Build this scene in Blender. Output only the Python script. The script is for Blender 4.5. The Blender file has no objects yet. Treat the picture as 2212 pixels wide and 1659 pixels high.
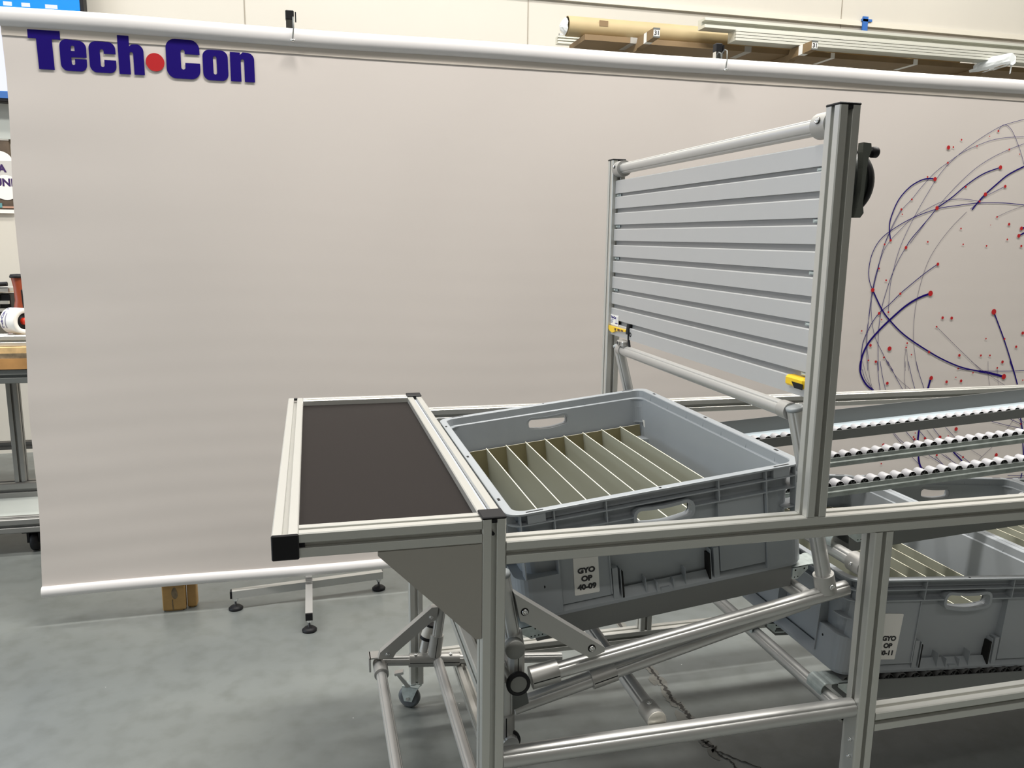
import bpy, bmesh, math, random
from mathutils import Vector, Matrix
random.seed(7)
C = bpy.context.scene.collection
SC = bpy.context.scene
ZF = 0.971          # height of the table top above the floor; working coordinates put z = 0 there
PI = math.pi

# ---------------------------------------------------------------- camera
cam_d = bpy.data.cameras.new('camera'); cam = bpy.data.objects.new('camera', cam_d); C.objects.link(cam)
cam_d.sensor_fit = 'HORIZONTAL'; cam_d.sensor_width = 36; cam_d.lens = 28.3732; cam_d.clip_start = 0.02
_R = Vector((0.9706118, -0.2403169, 0.0126681)); _U = Vector((0.0307288, 0.1759762, 0.9839147)); _F = Vector((0.2386806, 0.9546100, -0.1781893))
cam.matrix_world = Matrix(((_R.x, _U.x, -_F.x, -0.258342), (_R.y, _U.y, -_F.y, -1.218007), (_R.z, _U.z, -_F.z, 0.449772 + ZF), (0, 0, 0, 1)))
SC.camera = cam
# ---------------------------------------------------------------- view, world, lights
SC.view_settings.view_transform = 'Standard'; SC.view_settings.look = 'None'
SC.view_settings.gamma = 1; SC.view_settings.use_curve_mapping = False
SC.view_settings.exposure = 0.36
SC.cycles.use_denoising = True
SC.cycles.max_bounces = 8; SC.cycles.diffuse_bounces = 4; SC.cycles.glossy_bounces = 4
world = bpy.data.worlds.new('world'); SC.world = world; world.use_nodes = True
world.node_tree.nodes['Background'].inputs[0].default_value = (0.8, 0.85, 0.9, 1)
world.node_tree.nodes['Background'].inputs[1].default_value = 0.3
def area(name, loc, rot, sx, sy, power, col):
    d = bpy.data.lights.new(name, 'AREA'); d.shape = 'RECTANGLE'; d.size = sx; d.size_y = sy; d.energy = power; d.color = col
    o = bpy.data.objects.new(name, d); C.objects.link(o); o.location = loc; o.rotation_euler = rot
    return o
WARM = (1.0, 0.965, 0.905)
for x, y, pw in ((-3.6, 2.3, 95), (0.6, 2.6, 80), (4.6, 2.4, 100), (-3.0, 0.4, 80), (0.5, 0.75, 190), (3.9, 0.5, 105), (-3.4, -4.6, 46), (2.0, -4.6, 30)):
    area('ceiling_strip_lamp', (x, y, 5.3), (0, 0, 0), 2.4, 0.28, pw, WARM)
area('roller_door_daylight', (-6.8, 1.0, 2.0), (0, math.radians(-90), 0), 3.4, 3.8, 120, (0.66, 0.82, 1.0))

# ---------------------------------------------------------------- materials
def mat(name, col, rough=0.5, metal=0.0, spec=0.5, emit=None, estr=0.0, coat=0.0, noise=None, bump=None):
    m = bpy.data.materials.new(name); m.use_nodes = True; nt = m.node_tree; b = nt.nodes['Principled BSDF']
    b.inputs['Base Color'].default_value = (*col, 1); b.inputs['Roughness'].default_value = rough
    b.inputs['Metallic'].default_value = metal; b.inputs['Specular IOR Level'].default_value = spec
    if coat: b.inputs['Coat Weight'].default_value = coat
    if emit: b.inputs['Emission Color'].default_value = (*emit, 1); b.inputs['Emission Strength'].default_value = estr
    if noise:
        sc, amt, det = noise
        tc = nt.nodes.new('ShaderNodeTexCoord'); n = nt.nodes.new('ShaderNodeTexNoise'); n.inputs['Scale'].default_value = sc; n.inputs['Detail'].default_value = det
        r = nt.nodes.new('ShaderNodeValToRGB')
        r.color_ramp.elements[0].position = 0.3; r.color_ramp.elements[1].position = 0.7
        r.color_ramp.elements[0].color = (*[c * (1 - amt) for c in col], 1); r.color_ramp.elements[1].color = (*[min(1, c * (1 + amt)) for c in col], 1)
        nt.links.new(tc.outputs['Object'], n.inputs['Vector']); nt.links.new(n.outputs['Fac'], r.inputs['Fac']); nt.links.new(r.outputs['Color'], b.inputs['Base Color'])
    if bump:
        sc, st = bump
        tc = nt.nodes.new('ShaderNodeTexCoord'); n = nt.nodes.new('ShaderNodeTexNoise'); n.inputs['Scale'].default_value = sc; n.inputs['Detail'].default_value = 3
        bp = nt.nodes.new('ShaderNodeBump'); bp.inputs['Strength'].default_value = st; bp.inputs['Distance'].default_value = 0.01
        nt.links.new(tc.outputs['Object'], n.inputs['Vector']); nt.links.new(n.outputs['Fac'], bp.inputs['Height']); nt.links.new(bp.outputs['Normal'], b.inputs['Normal'])
    return m
ALU = mat('anodised_aluminium', (0.58, 0.58, 0.55), 0.33, 0.55)
ALUT = mat('aluminium_tube', (0.56, 0.56, 0.55), 0.40, 0.65)
ALUC = mat('cast_aluminium', (0.46, 0.455, 0.44), 0.42, 0.6)
SLAT = mat('satin_aluminium_slat', (0.50, 0.505, 0.51), 0.45, 0.4)
ZINC = mat('galvanised_steel', (0.52, 0.58, 0.575), 0.35, 0.4, noise=(60, 0.12, 2))
CHROME = mat('chrome', (0.8, 0.8, 0.8), 0.12, 1.0)
BLACK = mat('black_plastic', (0.010, 0.010, 0.012), 0.5, 0, 0.25)
HOLE = mat('dark_recess', (0.006, 0.006, 0.006), 0.9)
PANEL = mat('dark_brown_laminate', (0.013, 0.0105, 0.010), 0.5, 0, 0.10, noise=(300, 0.06, 2))
GREYP = mat('grey_painted_plate', (0.36, 0.345, 0.315), 0.5, 0.1)
TRACK = mat('grey_plastic_track', (0.165, 0.172, 0.168), 0.5)
TRACKZ = mat('zinc_track', (0.42, 0.46, 0.44), 0.38, 0.6, noise=(40, 0.2, 3))
ROLLD = mat('shaded_roller_grey', (0.06, 0.06, 0.06), 0.5)  # roller grey darkened; shade below the crate is put in the colour
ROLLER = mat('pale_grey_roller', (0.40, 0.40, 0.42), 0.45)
CRATE = mat('blue_grey_crate_plastic', (0.315, 0.34, 0.365), 0.38, noise=(3, 0.05, 3))
DIVID = mat('cream_divider_board', (0.34, 0.345, 0.28), 0.5)
DSTRIP = mat('tan_divider_board', (0.27, 0.235, 0.125), 0.5)
DEDGE = mat('lit_divider_edge', (0.80, 0.77, 0.62), 0.5)  # board tops paler than the faces; light on the edges is coloured in
WHITE = mat('white_sticker', (0.78, 0.77, 0.74), 0.5)
INK = mat('black_ink', (0.015, 0.015, 0.018), 0.5)
NAVY = mat('navy_print', (0.010, 0.001, 0.15), 0.6, 0, 0.15)
RED = mat('red_print', (0.50, 0.022, 0.026), 0.6, 0, 0.2)
YELL = mat('yellow_plastic', (0.80, 0.52, 0.015), 0.38)
REEL = mat('dark_green_grey_casting', (0.055, 0.062, 0.058), 0.4, 0.2)
REELL = mat('grey_green_casting', (0.14, 0.15, 0.135), 0.4, 0.3)
CASTW = mat('grey_rubber_wheel', (0.10, 0.11, 0.12), 0.35)
BANNER = mat('white_banner_vinyl', (0.69, 0.635, 0.60), 0.55, noise=(1.3, 0.02, 2), bump=(5, 0.06))
HEM = mat('white_hem_vinyl', (0.74, 0.72, 0.72), 0.42, bump=(9, 0.08))
WOODO = mat('orange_plywood', (0.42, 0.22, 0.075), 0.55, noise=(9, 0.25, 4))
WOODL = mat('pale_plywood_edge', (0.62, 0.42, 0.20), 0.6, noise=(22, 0.25, 4))
WOODD = mat('weathered_board_edge', (0.20, 0.15, 0.09), 0.7, noise=(30, 0.5, 4))
CARD = mat('brown_cardboard', (0.21, 0.14, 0.07), 0.7, noise=(5, 0.12, 4))
CARDT = mat('kraft_cardboard_tube', (0.43, 0.34, 0.19), 0.6, noise=(5, 0.06, 3))
FILM = mat('clear_stretch_film', (0.72, 0.75, 0.76), 0.15, 0.0, coat=0.5)
TAPEB = mat('blue_masking_tape', (0.02, 0.12, 0.42), 0.6)
WALLM = mat('cream_painted_wall', (0.56, 0.535, 0.48), 0.6, noise=(0.8, 0.03, 3))
TRIMM = mat('pale_grey_strip', (0.66, 0.63, 0.55), 0.5)
CEIL = mat('white_ceiling', (0.7, 0.7, 0.68), 0.8)
ORANGE = mat('orange_tool_plastic', (0.27, 0.05, 0.018), 0.4)
REDT = mat('dark_red_metal', (0.28, 0.015, 0.012), 0.35, 0.2)
OLDALU = mat('dull_bench_aluminium', (0.27, 0.27, 0.26), 0.4, 0.5)
GREYB = mat('mid_grey_casting', (0.16, 0.17, 0.165), 0.45, 0.4)
SCRB = mat('blue_screen', (0, 0, 0), 0.3, emit=(0.0, 0.27, 1.0), estr=1.0)
SCRW = mat('white_screen', (0, 0, 0), 0.3, emit=(0.80, 0.82, 1.0), estr=0.9)
SCRD = mat('blue_taskbar', (0, 0, 0), 0.3, emit=(0.06, 0.16, 0.42), estr=1.0)
DWOOD = mat('poster_brown_boards', (0.085, 0.06, 0.04), 0.6, noise=(14, 0.3, 3))
PGREY = mat('poster_grey', (0.50, 0.49, 0.47), 0.55)
SKINP = mat('poster_tan', (0.42, 0.24, 0.17), 0.6)
PURP = mat('poster_purple_ink', (0.035, 0.01, 0.09), 0.5)
PTEAL = mat('poster_teal', (0.10, 0.26, 0.28), 0.6)
PALE = mat('pale_blue_grey_sheet', (0.44, 0.47, 0.45), 0.5)

def floor_mat():
    m = bpy.data.materials.new('grey_painted_concrete'); m.use_nodes = True; nt = m.node_tree; b = nt.nodes['Principled BSDF']
    tc = nt.nodes.new('ShaderNodeTexCoord')
    n1 = nt.nodes.new('ShaderNodeTexNoise'); n1.inputs['Scale'].default_value = 1.1; n1.inputs['Detail'].default_value = 6
    n2 = nt.nodes.new('ShaderNodeTexNoise'); n2.inputs['Scale'].default_value = 14; n2.inputs['Detail'].default_value = 8
    v = nt.nodes.new('ShaderNodeTexVoronoi'); v.inputs['Scale'].default_value = 9
    r1 = nt.nodes.new('ShaderNodeValToRGB'); r1.color_ramp.elements[0].position = 0.35; r1.color_ramp.elements[1].position = 0.68
    r1.color_ramp.elements[0].color = (0.138, 0.152, 0.15, 1); r1.color_ramp.elements[1].color = (0.18, 0.192, 0.183, 1)
    r2 = nt.nodes.new('ShaderNodeValToRGB'); r2.color_ramp.elements[0].position = 0.25; r2.color_ramp.elements[1].position = 0.55
    r2.color_ramp.elements[0].color = (0.82, 0.82, 0.80, 1); r2.color_ramp.elements[1].color = (1, 1, 1, 1)
    r3 = nt.nodes.new('ShaderNodeValToRGB'); r3.color_ramp.elements[0].position = 0.012; r3.color_ramp.elements[1].position = 0.02
    r3.color_ramp.elements[0].color = (1, 1, 1, 1); r3.color_ramp.elements[1].color = (0, 0, 0, 1)
    mx = nt.nodes.new('ShaderNodeMix'); mx.data_type = 'RGBA'; mx.blend_type = 'MULTIPLY'; mx.inputs[0].default_value = 1
    mx2 = nt.nodes.new('ShaderNodeMix'); mx2.data_type = 'RGBA'; mx2.inputs[7].default_value = (0.6, 0.62, 0.62, 1)
    bp = nt.nodes.new('ShaderNodeBump'); bp.inputs['Strength'].default_value = 0.12; bp.inputs['Distance'].default_value = 0.004
    L = nt.links.new
    for n in (n1, n2, v): L(tc.outputs['Object'], n.inputs['Vector'])
    L(n1.outputs['Fac'], r1.inputs['Fac']); L(n2.outputs['Fac'], r2.inputs['Fac']); L(v.outputs['Distance'], r3.inputs['Fac'])
    L(r1.outputs['Color'], mx.inputs[6]); L(r2.outputs['Color'], mx.inputs[7])
    L(mx.outputs[2], mx2.inputs[6]); L(r3.outputs['Color'], mx2.inputs[0]); L(mx2.outputs[2], b.inputs['Base Color'])
    L(n2.outputs['Fac'], bp.inputs['Height']); L(bp.outputs['Normal'], b.inputs['Normal'])
    b.inputs['Roughness'].default_value = 0.33
    return m
FLOORM = floor_mat()
CRACK = mat('dark_floor_crack', (0.035, 0.033, 0.03), 0.9)
PATCH = mat('floor_wear_stain', (0.15, 0.15, 0.135), 0.6)

# ---------------------------------------------------------------- mesh helpers
def V(*a): return Vector(a)
class MB:
    def __init__(s): s.v = []; s.f = []; s.sm = []; s.mi = []
    def add(s, vs, fs, smooth=False, mi=0):
        o = len(s.v); s.v += [Vector(p) for p in vs]
        for f in fs: s.f.append([o + i for i in f]); s.sm.append(smooth); s.mi.append(mi)
        return s
    def box(s, lo, hi, M=None, mi=0, ch=0.0):
        (x0, y0, z0), (x1, y1, z1) = lo, hi
        if ch:
            o = [(x0 + ch, y0), (x1 - ch, y0), (x1, y0 + ch), (x1, y1 - ch), (x1 - ch, y1), (x0 + ch, y1), (x0, y1 - ch), (x0, y0 + ch)]
            oi = [(x0 + ch, y0 + ch), (x1 - ch, y0 + ch), (x1 - ch, y0 + ch), (x1 - ch, y1 - ch), (x1 - ch, y1 - ch), (x0 + ch, y1 - ch), (x0 + ch, y1 - ch), (x0 + ch, y0 + ch)]
            vs = [(a, b, z0) for a, b in oi] + [(a, b, z0 + ch) for a, b in o] + [(a, b, z1 - ch) for a, b in o] + [(a, b, z1) for a, b in oi]
            fs = []
            for k in range(3):
                for i in range(8): j = (i + 1) % 8; fs.append([k * 8 + i, k * 8 + j, (k + 1) * 8 + j, (k + 1) * 8 + i])
            fs += [[7, 5, 3, 1], [25, 27, 29, 31]]
        else:
            vs = [(x0, y0, z0), (x1, y0, z0), (x1, y1, z0), (x0, y1, z0), (x0, y0, z1), (x1, y0, z1), (x1, y1, z1), (x0, y1, z1)]
            fs = [[3, 2, 1, 0], [4, 5, 6, 7], [0, 1, 5, 4], [1, 2, 6, 5], [2, 3, 7, 6], [3, 0, 4, 7]]
        if M: vs = [M @ Vector(p) for p in vs]
        return s.add(vs, fs, False, mi)
    def prism(s, out, o, u, v, w, smooth=False, mi=0, cap=True):
        """outline (a,b) placed at o + a u + b v, extruded along w"""
        o, u, v, w = Vector(o), Vector(u), Vector(v), Vector(w); n = len(out)
        a = [o + u * p[0] + v * p[1] for p in out]; b = [p + w for p in a]
        s.add(a + b, [[i, (i + 1) % n, n + (i + 1) % n, n + i] for i in range(n)], smooth, mi)
        if cap: s.add(a, [list(range(n))[::-1]], False, mi); s.add(b, [list(range(n))], False, mi)
        return s
    def frame(s, p0, p1, up=(0, 0, 1)):
        d = (Vector(p1) - Vector(p0)); L = d.length; d = d / L; up = Vector(up)
        if abs(d.dot(up)) > 0.98: up = Vector((0, 1, 0))
        u = up.cross(d).normalized(); v = d.cross(u).normalized()
        return Vector(p0), u, v, d * L
    def tube(s, p0, p1, r, n=28, groove=False, hollow=0, up=(0, 0, 1), mi=0, cap=True):
        o, u, v, w = s.frame(p0, p1, up)
        out = []
        if groove:
            ga = 0.0009 / r
            for q in range(4):
                a0 = PI / 4 + q * PI / 2 if groove == 1 else q * PI / 2
                out += [(r * math.cos(a0 - ga), r * math.sin(a0 - ga)), ((r - .0012) * math.cos(a0 - ga * .8), (r - .0012) * math.sin(a0 - ga * .8)),
                        ((r - .0012) * math.cos(a0 + ga * .8), (r - .0012) * math.sin(a0 + ga * .8)), (r * math.cos(a0 + ga), r * math.sin(a0 + ga))]
                for k in range(1, 7):
                    a = a0 + ga + (PI / 2 - 2 * ga) * k / 7; out.append((r * math.cos(a), r * math.sin(a)))
        else:
            out = [(r * math.cos(2 * PI * k / n), r * math.sin(2 * PI * k / n)) for k in range(n)]
        if hollow:
            inn = [(hollow * math.cos(2 * PI * k / n), hollow * math.sin(2 * PI * k / n)) for k in range(n)]
            A = [o + u * a + v * b for a, b in out]; B = [p + w for p in A]; D = [o + u * a + v * b for a, b in inn]; E = [p + w for p in D]
            j = lambda i: (i + 1) % n
            s.add(A + B, [[i, j(i), n + j(i), n + i] for i in range(n)], True, mi)
            s.add(D + E, [[n + i, n + j(i), j(i), i] for i in range(n)], True, mi)
            s.add(A + D, [[i, n + i, n + j(i), j(i)] for i in range(n)], False, mi); s.add(B + E, [[n + i, i, j(i), n + j(i)] for i in range(n)], False, mi)
            return s
        return s.prism(out, o, u, v, w, True, mi, cap)
    def lathe(s, prof, o, axis, n=28, mi=0, smooth=True):
        """prof = (radius, along) pairs"""
        o = Vector(o); d = Vector(axis).normalized(); up = Vector((0, 0, 1)) if abs(d.z) < .9 else Vector((1, 0, 0))
        u = up.cross(d).normalized(); v = d.cross(u)
        vs = []; m = len(prof)
        for r, t in prof:
            for k in range(n): a = 2 * PI * k / n; vs.append(o + d * t + u * (r * math.cos(a)) + v * (r * math.sin(a)))
        fs = [[i * n + k, i * n + (k + 1) % n, (i + 1) * n + (k + 1) % n, (i + 1) * n + k] for i in range(m - 1) for k in range(n)]
        return s.add(vs, fs, smooth, mi)
    def sweep(s, pts, r, n=8, mi=0):
        pts = [Vector(p) for p in pts]; vs = []; m = len(pts); prev = None
        for i, p in enumerate(pts):
            d = (pts[min(i + 1, m - 1)] - pts[max(i - 1, 0)]).normalized()
            if prev is None: up = Vector((0, 0, 1)) if abs(d.z) < .9 else Vector((1, 0, 0)); u = up.cross(d).normalized()
            else: u = (prev - d * prev.dot(d)).normalized()
            prev = u; v = d.cross(u)
            for k in range(n): a = 2 * PI * k / n; vs.append(p + u * (r * math.cos(a)) + v * (r * math.sin(a)))
        fs = [[i * n + k, i * n + (k + 1) % n, (i + 1) * n + (k + 1) % n, (i + 1) * n + k] for i in range(m - 1) for k in range(n)]
        s.add(vs, fs, True, mi); s.add(vs[:n], [list(range(n))[::-1]]); s.add(vs[-n:], [list(range(n))])
        return s
    def loops(s, L, smooth=False, mi=0, closed_ends=(False, False)):
        n = len(L[0]); vs = [p for l in L for p in l]
        fs = [[i * n + k, i * n + (k + 1) % n, (i + 1) * n + (k + 1) % n, (i + 1) * n + k] for i in range(len(L) - 1) for k in range(n)]
        s.add(vs, fs, smooth, mi)
        if closed_ends[0]: s.add(L[0], [list(range(n))[::-1]], False, mi)
        if closed_ends[1]: s.add(L[-1], [list(range(n))], False, mi)
        return s
    def mesh(s, name, mats, off=None):
        me = bpy.data.meshes.new(name)
        off = off or Vector((0, 0, 0))
        me.from_pydata([tuple(p - off) for p in s.v], [], s.f)
        for m in (mats if isinstance(mats, (list, tuple)) else [mats]): me.materials.append(m)
        me.polygons.foreach_set('use_smooth', s.sm); me.polygons.foreach_set('material_index', s.mi)
        bm = bmesh.new(); bm.from_mesh(me); bmesh.ops.recalc_face_normals(bm, faces=bm.faces[:]) if not getattr(s, 'nofix', False) else None
        bm.to_mesh(me); bm.free(); me.update()
        return me
    def build(s, name, mats, parent=None, local=False, label=None):
        """world (working) coordinates unless local=True (coordinates of the thing's own frame)"""
        off = Vector((0, 0, 0))
        if not local:
            off = Vector(org(parent)) - Vector((0, 0, ZF)) if parent else Vector((0, 0, -ZF))
        o = bpy.data.objects.new(name, s.mesh(name, mats, off)); C.objects.link(o)
        if parent: o.parent = parent
        if label: o['label'] = label
        return o
ORG = {}
def org(o):
    while o.parent: o = o.parent
    return ORG.get(o.name, (0, 0, 0))
def tag(o, label, cat, group=None, kind=None):
    o['label'] = label; o['category'] = cat
    if group: o['group'] = group
    if kind: o['kind'] = kind
    return o
def thing(name, label, cat, loc, group=None, rot=(0, 0, 0)):
    """loc in working coordinates (z = 0 at the table top)"""
    o = bpy.data.objects.new(name, None); C.objects.link(o); o.empty_display_size = .05
    w = (loc[0], loc[1], loc[2] + ZF); o.location = w; o.rotation_euler = rot; ORG[o.name] = w
    return tag(o, label, cat, group)
def solo(mb, name, mats, label, cat, group=None, kind=None):
    """a thing that is one mesh, with its origin at its base centre"""
    lo = Vector((min(p.x for p in mb.v), min(p.y for p in mb.v), min(p.z for p in mb.v))); hi = Vector((max(p.x for p in mb.v), max(p.y for p in mb.v), max(p.z for p in mb.v)))
    c = Vector(((lo.x + hi.x) / 2, (lo.y + hi.y) / 2, lo.z))
    o = bpy.data.objects.new(name, mb.mesh(name, mats, c)); C.objects.link(o); o.location = (c.x, c.y, c.z + ZF); ORG[o.name] = tuple(o.location)
    return tag(o, label, cat, group, kind)
def struct(mb, name, mats, parent=None):
    o = mb.build(name, mats, parent)
    if not parent: o['kind'] = 'structure'
    return o
def text_mesh(txt, size, loc, ux, uz, align='CENTER', bold=0.0, depth=0.0004, sx=1.0):
    """letters standing in the plane spanned by ux (reading direction) and uz (up); returns an MB in working coordinates"""
    cu = bpy.data.curves.new('lettering', 'FONT'); cu.body = txt; cu.size = size; cu.align_x = align; cu.extrude = depth; cu.offset = bold
    o = bpy.data.objects.new('lettering', cu); C.objects.link(o)
    dg = bpy.context.evaluated_depsgraph_get(); me = bpy.data.meshes.new_from_object(o.evaluated_get(dg))
    ux = Vector(ux).normalized(); uz = Vector(uz).normalized(); n = ux.cross(uz); loc = Vector(loc)
    mb = MB(); mb.nofix = True
    mb.add([loc + ux * (v.co.x * sx) + uz * v.co.y + n * v.co.z for v in me.vertices], [list(p.vertices) for p in me.polygons])
    bpy.data.objects.remove(o); bpy.data.curves.remove(cu); bpy.data.meshes.remove(me)
    return mb
def shape2d(splines, depth, to3d):
    """filled outline(s) with holes; splines = lists of (a,b); to3d maps (a,b,c) to a point"""
    cu = bpy.data.curves.new('outline', 'CURVE'); cu.dimensions = '2D'; cu.fill_mode = 'BOTH'; cu.extrude = depth
    for sp in splines:
        q = cu.splines.new('POLY'); q.points.add(len(sp) - 1); q.use_cyclic_u = True
        for i, (a, b) in enumerate(sp): q.points[i].co = (a, b, 0, 1)
    o = bpy.data.objects.new('outline', cu); C.objects.link(o)
    dg = bpy.context.evaluated_depsgraph_get(); me = bpy.data.meshes.new_from_object(o.evaluated_get(dg))
    mb = MB(); mb.add([to3d(v.co.x, v.co.y, v.co.z) for v in me.vertices], [list(p.vertices) for p in me.polygons])
    bpy.data.objects.remove(o); bpy.data.curves.remove(cu); bpy.data.meshes.remove(me)
    return mb
def rrect(x0, y0, x1, y1, r, n=5):
    out = []
    for cx, cy, a0 in ((x1 - r, y0 + r, -PI / 2), (x1 - r, y1 - r, 0), (x0 + r, y1 - r, PI / 2), (x0 + r, y0 + r, PI)):
        for k in range(n + 1): a = a0 + PI / 2 * k / n; out.append((cx + r * math.cos(a), cy + r * math.sin(a)))
    return out
P = 0.04
def slot_outline(s=P):
    h = s / 2; w = s * .108; c = s * .045; d = s * .27; e = s * .018
    side = [(h, -h + c), (h, -w - e), (h - e, -w), (h - d, -w), (h - d, w), (h - e, w), (h, w + e), (h, h - c)]
    out = []
    for q in range(4):
        ca, sa = (1, 0, -1, 0)[q], (0, 1, 0, -1)[q]
        out += [(a * ca - b * sa, a * sa + b * ca) for a, b in side]
    return out
def profile(mb, p0, p1, s=P, up=(0, 0, 1), mi=0):
    """slotted square bar whose centre line runs p0 to p1"""
    o, u, v, w = mb.frame(p0, p1, up)
    return mb.prism(slot_outline(s), o, u, v, w, False, mi)

# ================================================================ the setting
FZ = -ZF
m = MB(); m.box((-7, -11, FZ - .1), (10, 4.5, FZ))
# crack running under the rack (thin dark pieces lying on the slab), plus worn patches beside it
def ribbon(mb, pts, w, z, mi, jit=.0):
    L = []; 
    for i, (x, y) in enumerate(pts):
        a = Vector(pts[max(i - 1, 0)]); b = Vector(pts[min(i + 1, len(pts) - 1)]); d = (b - a).normalized(); nn = Vector((-d.y, d.x))
        ww = w * (0.45 + random.random() * .9) if 0 < i < len(pts) - 1 else w * .1
        L.append(((x + nn.x * ww, y + nn.y * ww, z), (x - nn.x * ww, y - nn.y * ww, z)))
    vs = [p for l in L for p in l]
    mb.add(vs, [[2 * i, 2 * i + 1, 2 * i + 3, 2 * i + 2] for i in range(len(L) - 1)], False, mi)
def jag(pts, n, amp):
    out = []
    for (a, b), (c, d) in zip(pts, pts[1:]):
        for k in range(n): t = k / n; out.append((a + (c - a) * t + random.uniform(-amp, amp), b + (d - b) * t + random.uniform(-amp, amp)))
    return out + [pts[-1]]
CR = [(0.825, 2.0), (.83, 1.5), (.819, 1.169), (.811, 1.072), (.811, .991), (.805, .915), (.815, .843), (.813, .77), (.803, .691), (.813, .641)]
ribbon(m, jag(CR, 8, .006), .014, FZ + .0012, 2)
ribbon(m, jag(CR, 10, .005), .0055, FZ + .0016, 1)
ribbon(m, jag([(.813, .641), (.852, .594), (.895, .545), (.95, .46), (1.0, .3)], 8, .003), .0022, FZ + .0016, 1)
ribbon(m, jag([(.813, .641), (.819, .612), (.834, .588), (.832, .559), (.85, .48), (.84, .3)], 8, .003), .003, FZ + .0016, 1)
for cx, cy, r in ((.79, 1.02, .018), (.80, .93, .022), (.79, .80, .03), (.80, .70, .022), (.80, .63, .02)):
    q = [(cx + r * (1 + .4 * random.random()) * math.cos(a * PI / 6) * .5, cy + r * (1.2 + .6 * random.random()) * math.sin(a * PI / 6), FZ + .0008) for a in range(12)]
    m.add(q, [list(range(12))], False, 2)
struct(m, 'floor', [FLOORM, CRACK, PATCH])
H = 5.5 - ZF
m = MB(); m.box((-7, 4.5, FZ), (10, 4.6, H)); struct(m, 'wall_back', WALLM)
m = MB(); m.box((-7.1, -11, FZ), (-7, 4.5, H)); struct(m, 'wall_left', WALLM)
m = MB(); m.box((10, -11, FZ), (10.1, 4.5, H)); struct(m, 'wall_right', WALLM)
m = MB(); m.box((-7, -11.1, FZ), (10, -11, H)); struct(m, 'wall_front', mat('dim_warehouse_wall', (.30, .28, .25), .7))
m = MB(); m.box((-7, -11, H), (10, 4.5, H + .1)); struct(m, 'ceiling', CEIL)
# long horizontal strip on the wall above the racked bars, and panel seams
m = MB(); m.box((-7, 4.478, 2.068), (10, 4.5, 2.104)); struct(m, 'trim_1', TRIMM)
m = MB()
for x in (-3.0, -.611, 1.251, 3.7, 6.1): m.box((x - .003, 4.497, FZ), (x + .003, 4.5, H))
struct(m, 'trim_2', mat('seam_shadow_grey', (0.30, 0.27, 0.22), .8))
m = MB(); m.box((3.87, 4.468, 2.03), (3.915, 4.479, 2.135)); m.box((3.86, 4.468, 2.10), (3.95, 4.477, 2.118))
solo(m, 'masking_tape_piece', TAPEB, 'small piece of blue masking tape stuck over the strip high on the wall', 'tape')

# ================================================================ banner and its two stands
BY = 1.86; BX0, BX1 = -1.215, 3.25; BZ0, BZ1 = -.858, 1.158
def wr(x, z):   # gentle wrinkles of the vinyl
    t = (z - BZ0) / (BZ1 - BZ0); e = math.exp(-(x - BX0) / .25)
    a = .0003 * math.sin(70 * z + 1.5 * math.sin(3 * x)) * (1 - t) ** 2
    b = .0007 * math.sin(9 * x - 5.5 * z + 1.3 * math.sin(2.1 * z)) * t
    c = .0009 * e * math.sin(26 * z + 2.0)
    d = .004 * math.sin(1.7 * x + .5) + .0035 * math.sin(4.4 * x + 1.4 * z)
    return a + b + c + d
def bleft(z): return BX0 + .018 * (z - 0.15) + .004 * math.sin(9 * z)
ban = thing('banner', 'large white vinyl banner with blue logo and red-dotted line artwork hung behind the rack', 'banner', (1.0, BY, BZ0))
m = MB(); m.nofix = True; NX, NZ = 260, 150
for side in (0, .0012):
    vs = []
    for j in range(NZ + 1):
        z = BZ0 + .02 + (BZ1 - .04 - BZ0) * j / NZ; xl = bleft(z)
        for i in range(NX + 1): x = xl + (BX1 - xl) * i / NX; vs.append((x, BY + wr(x, z) + side, z))
    f = [[j * (NX + 1) + i, j * (NX + 1) + i + 1, (j + 1) * (NX + 1) + i + 1, (j + 1) * (NX + 1) + i] for j in range(NZ) for i in range(NX)]
    if side: f = [q[::-1] for q in f]
    m.add(vs, f, True)
m.build('sheet', BANNER, ban)
def hem(zc, ry, rz, name, flat):
    m = MB(); L = []
    for i in range(181):
        z = zc; xl = bleft(z); x = xl + (BX1 - xl) * i / 180; w = wr(x, z)
        L.append([(x, BY + w - .001 + ry * math.cos(2 * PI * k / 20) * (1 if True else 1) , zc + .002 * math.sin(5 * x) + rz * math.sin(2 * PI * k / 20)) for k in range(20)])
    m.loops(L, True, 0, (True, True)); m.build(name, HEM, ban)
hem(BZ1 - .030, .016, .030, 'top_hem', 0)
hem(BZ0 + .021, .017, .021, 'bottom_hem', 0)
m = MB(); m.nofix = True; L = []
for i in range(181):
    x = bleft(1.08) + (BX1 - bleft(1.08)) * i / 180; L.append([(x, BY + wr(x, 1.075) - .0022, 1.072), (x, BY + wr(x, 1.12) - .0024, 1.125)])
m.add([p for l in L for p in l], [[2 * i, 2 * i + 1, 2 * i + 3, 2 * i + 2] for i in range(180)], True)
m.build('seam_strip', mat('creased_vinyl_strip', (0.60, 0.54, 0.48), .6), ban)
def onb(x, z, lift=.0022): return (x, BY + wr(x, z) - lift, z)
LG = MB(); LG.nofix = True
def flat_letter(name, splines, mi, lift=.0026):
    mb = shape2d(splines, .0004, lambda a, b, c: (a, BY + wr(a, b) - lift - c, b)); LG.add(mb.v, mb.f, False, mi)
def arc(cx, cy, r, a0, a1, n=7): return [(cx + r * math.cos(math.radians(a0 + (a1 - a0) * k / n)), cy + r * math.sin(math.radians(a0 + (a1 - a0) * k / n))) for k in range(n + 1)]
Zb = ZF
def ZZ(pts): return [(a, b - Zb) for a, b in pts]
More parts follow.
